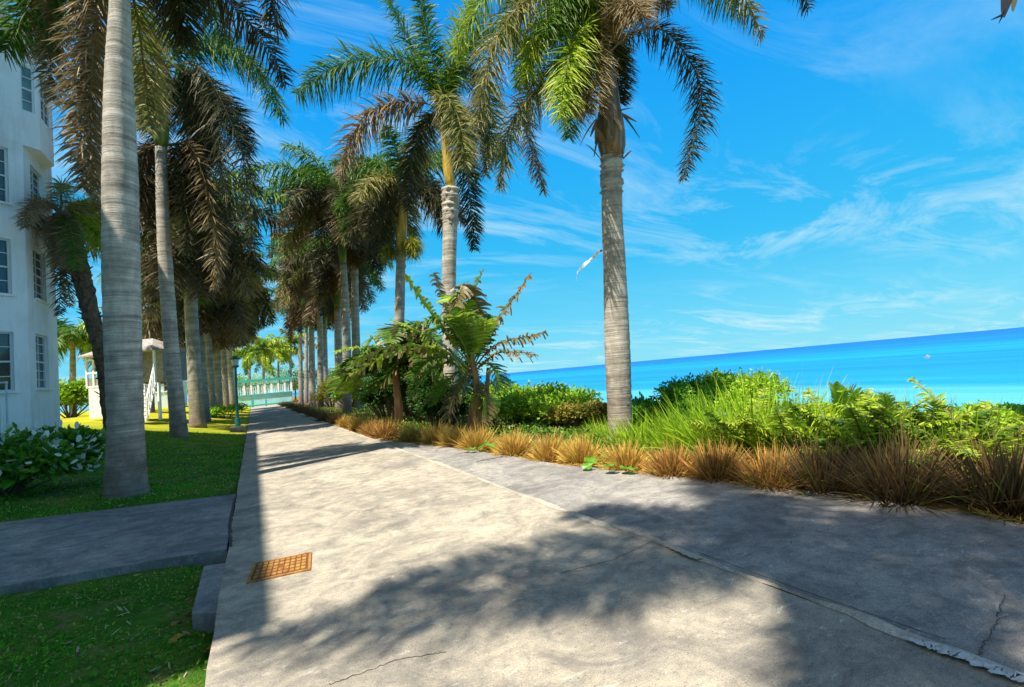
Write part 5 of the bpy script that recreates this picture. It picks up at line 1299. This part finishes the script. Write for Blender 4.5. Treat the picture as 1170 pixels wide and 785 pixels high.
# frond tip hanging into the top right corner, from the next palm of the right row
pr = gp(1400, 560); 
B = np.array([8.2, 1.6, -.2]); top = B+np.array([0, 0, 7.6]); hub = top+UP*1.0
rp = palm(B, [B, (B+top)/2, top], [.3, .27, .2], 'palm outside the right edge whose leaf tip hangs into the top corner', shaft=('shaft_brown', hub, .9), seed=91)
mb = MB(); Dq = 7.0
P_ = bez([hub, at_depth(1290, -160, Dq), at_depth(1190, -90, Dq), at_depth(1158, -20, Dq)], 12); mb.tube(P_, np.linspace(.03, .015, 12), 5, C=(.2, .14, .08))
for (ax, ay, bx, by, wd, cc_) in [(1156, -30, 1146, 20, .17, (.2, .14, .12)), (1162, -25, 1157, 13, .14, (.55, .42, .18)), (1150, 15, 1132, 23, .03, (.05, .04, .06)), (1149, 10, 1141, 27, .03, (.05, .04, .06))]:
    a = at_depth(ax, ay, Dq); e = at_depth(bx, by, Dq); L_ = np.linalg.norm(e-a)
    blades(mb, a[None, :], (e-a)[None, :], np.array([L_]), np.array([wd]), np.array([0.0]), np.array([cc_]), 5, .25, Nrm=(-CF)[None, :]+RNG.normal(0, .2, (1, 3)))
mb.build('frond', M['leaf'], rp)
crown(rp, hub, [(0, 60, -40, 1, 'green'), (40, 40, -60, 1, 'green'), (-40, 60, -30, 1, 'green'), (90, 70, 0, .8, 'green'), (-90, 30, -60, 1, 'brown')], 2.6, 70, .6, .04, 92)

# small boat shape standing in for a white splash of foam
bpx = at_depth(1060, 408, 1.0); dq = rdir(1060, 409); t = (SEA+.0-EYE)/dq[2]; bo = np.array([dq[0]*t, dq[1]*t, SEA])
boat = empty('boat', bo, 'tiny white boat shape standing in for a splash far out on the sea', 'boat')
q = MB(); Lb = 1.6
V = [(-Lb/2, -.4, .0), (Lb*.3, -.4, 0), (Lb/2, 0, .1), (Lb*.3, .4, 0), (-Lb/2, .4, 0), (-Lb/2, -.5, .6), (Lb*.3, -.5, .65), (Lb*.62, 0, .8), (Lb*.3, .5, .65), (-Lb/2, .5, .6)]
ca, sa = math.cos(1.3+PI), math.sin(1.3+PI)
V = [(x*ca-y*sa+bo[0], x*sa+y*ca+bo[1], z+bo[2]) for x, y, z in V]
q.add(V, [(i, (i+1) % 5, 5+(i+1) % 5, 5+i) for i in range(5)]+[(5, 6, 7, 8, 9)]); q.build('hull', M['patch'], boat)
q = MB(); q.box(bo+UP*.85, (.4, .5, .3)); q.build('cabin', M['patch'], boat)

# clean up helper properties
for o in bpy.data.objects:
    if '_org' in o: del o['_org']
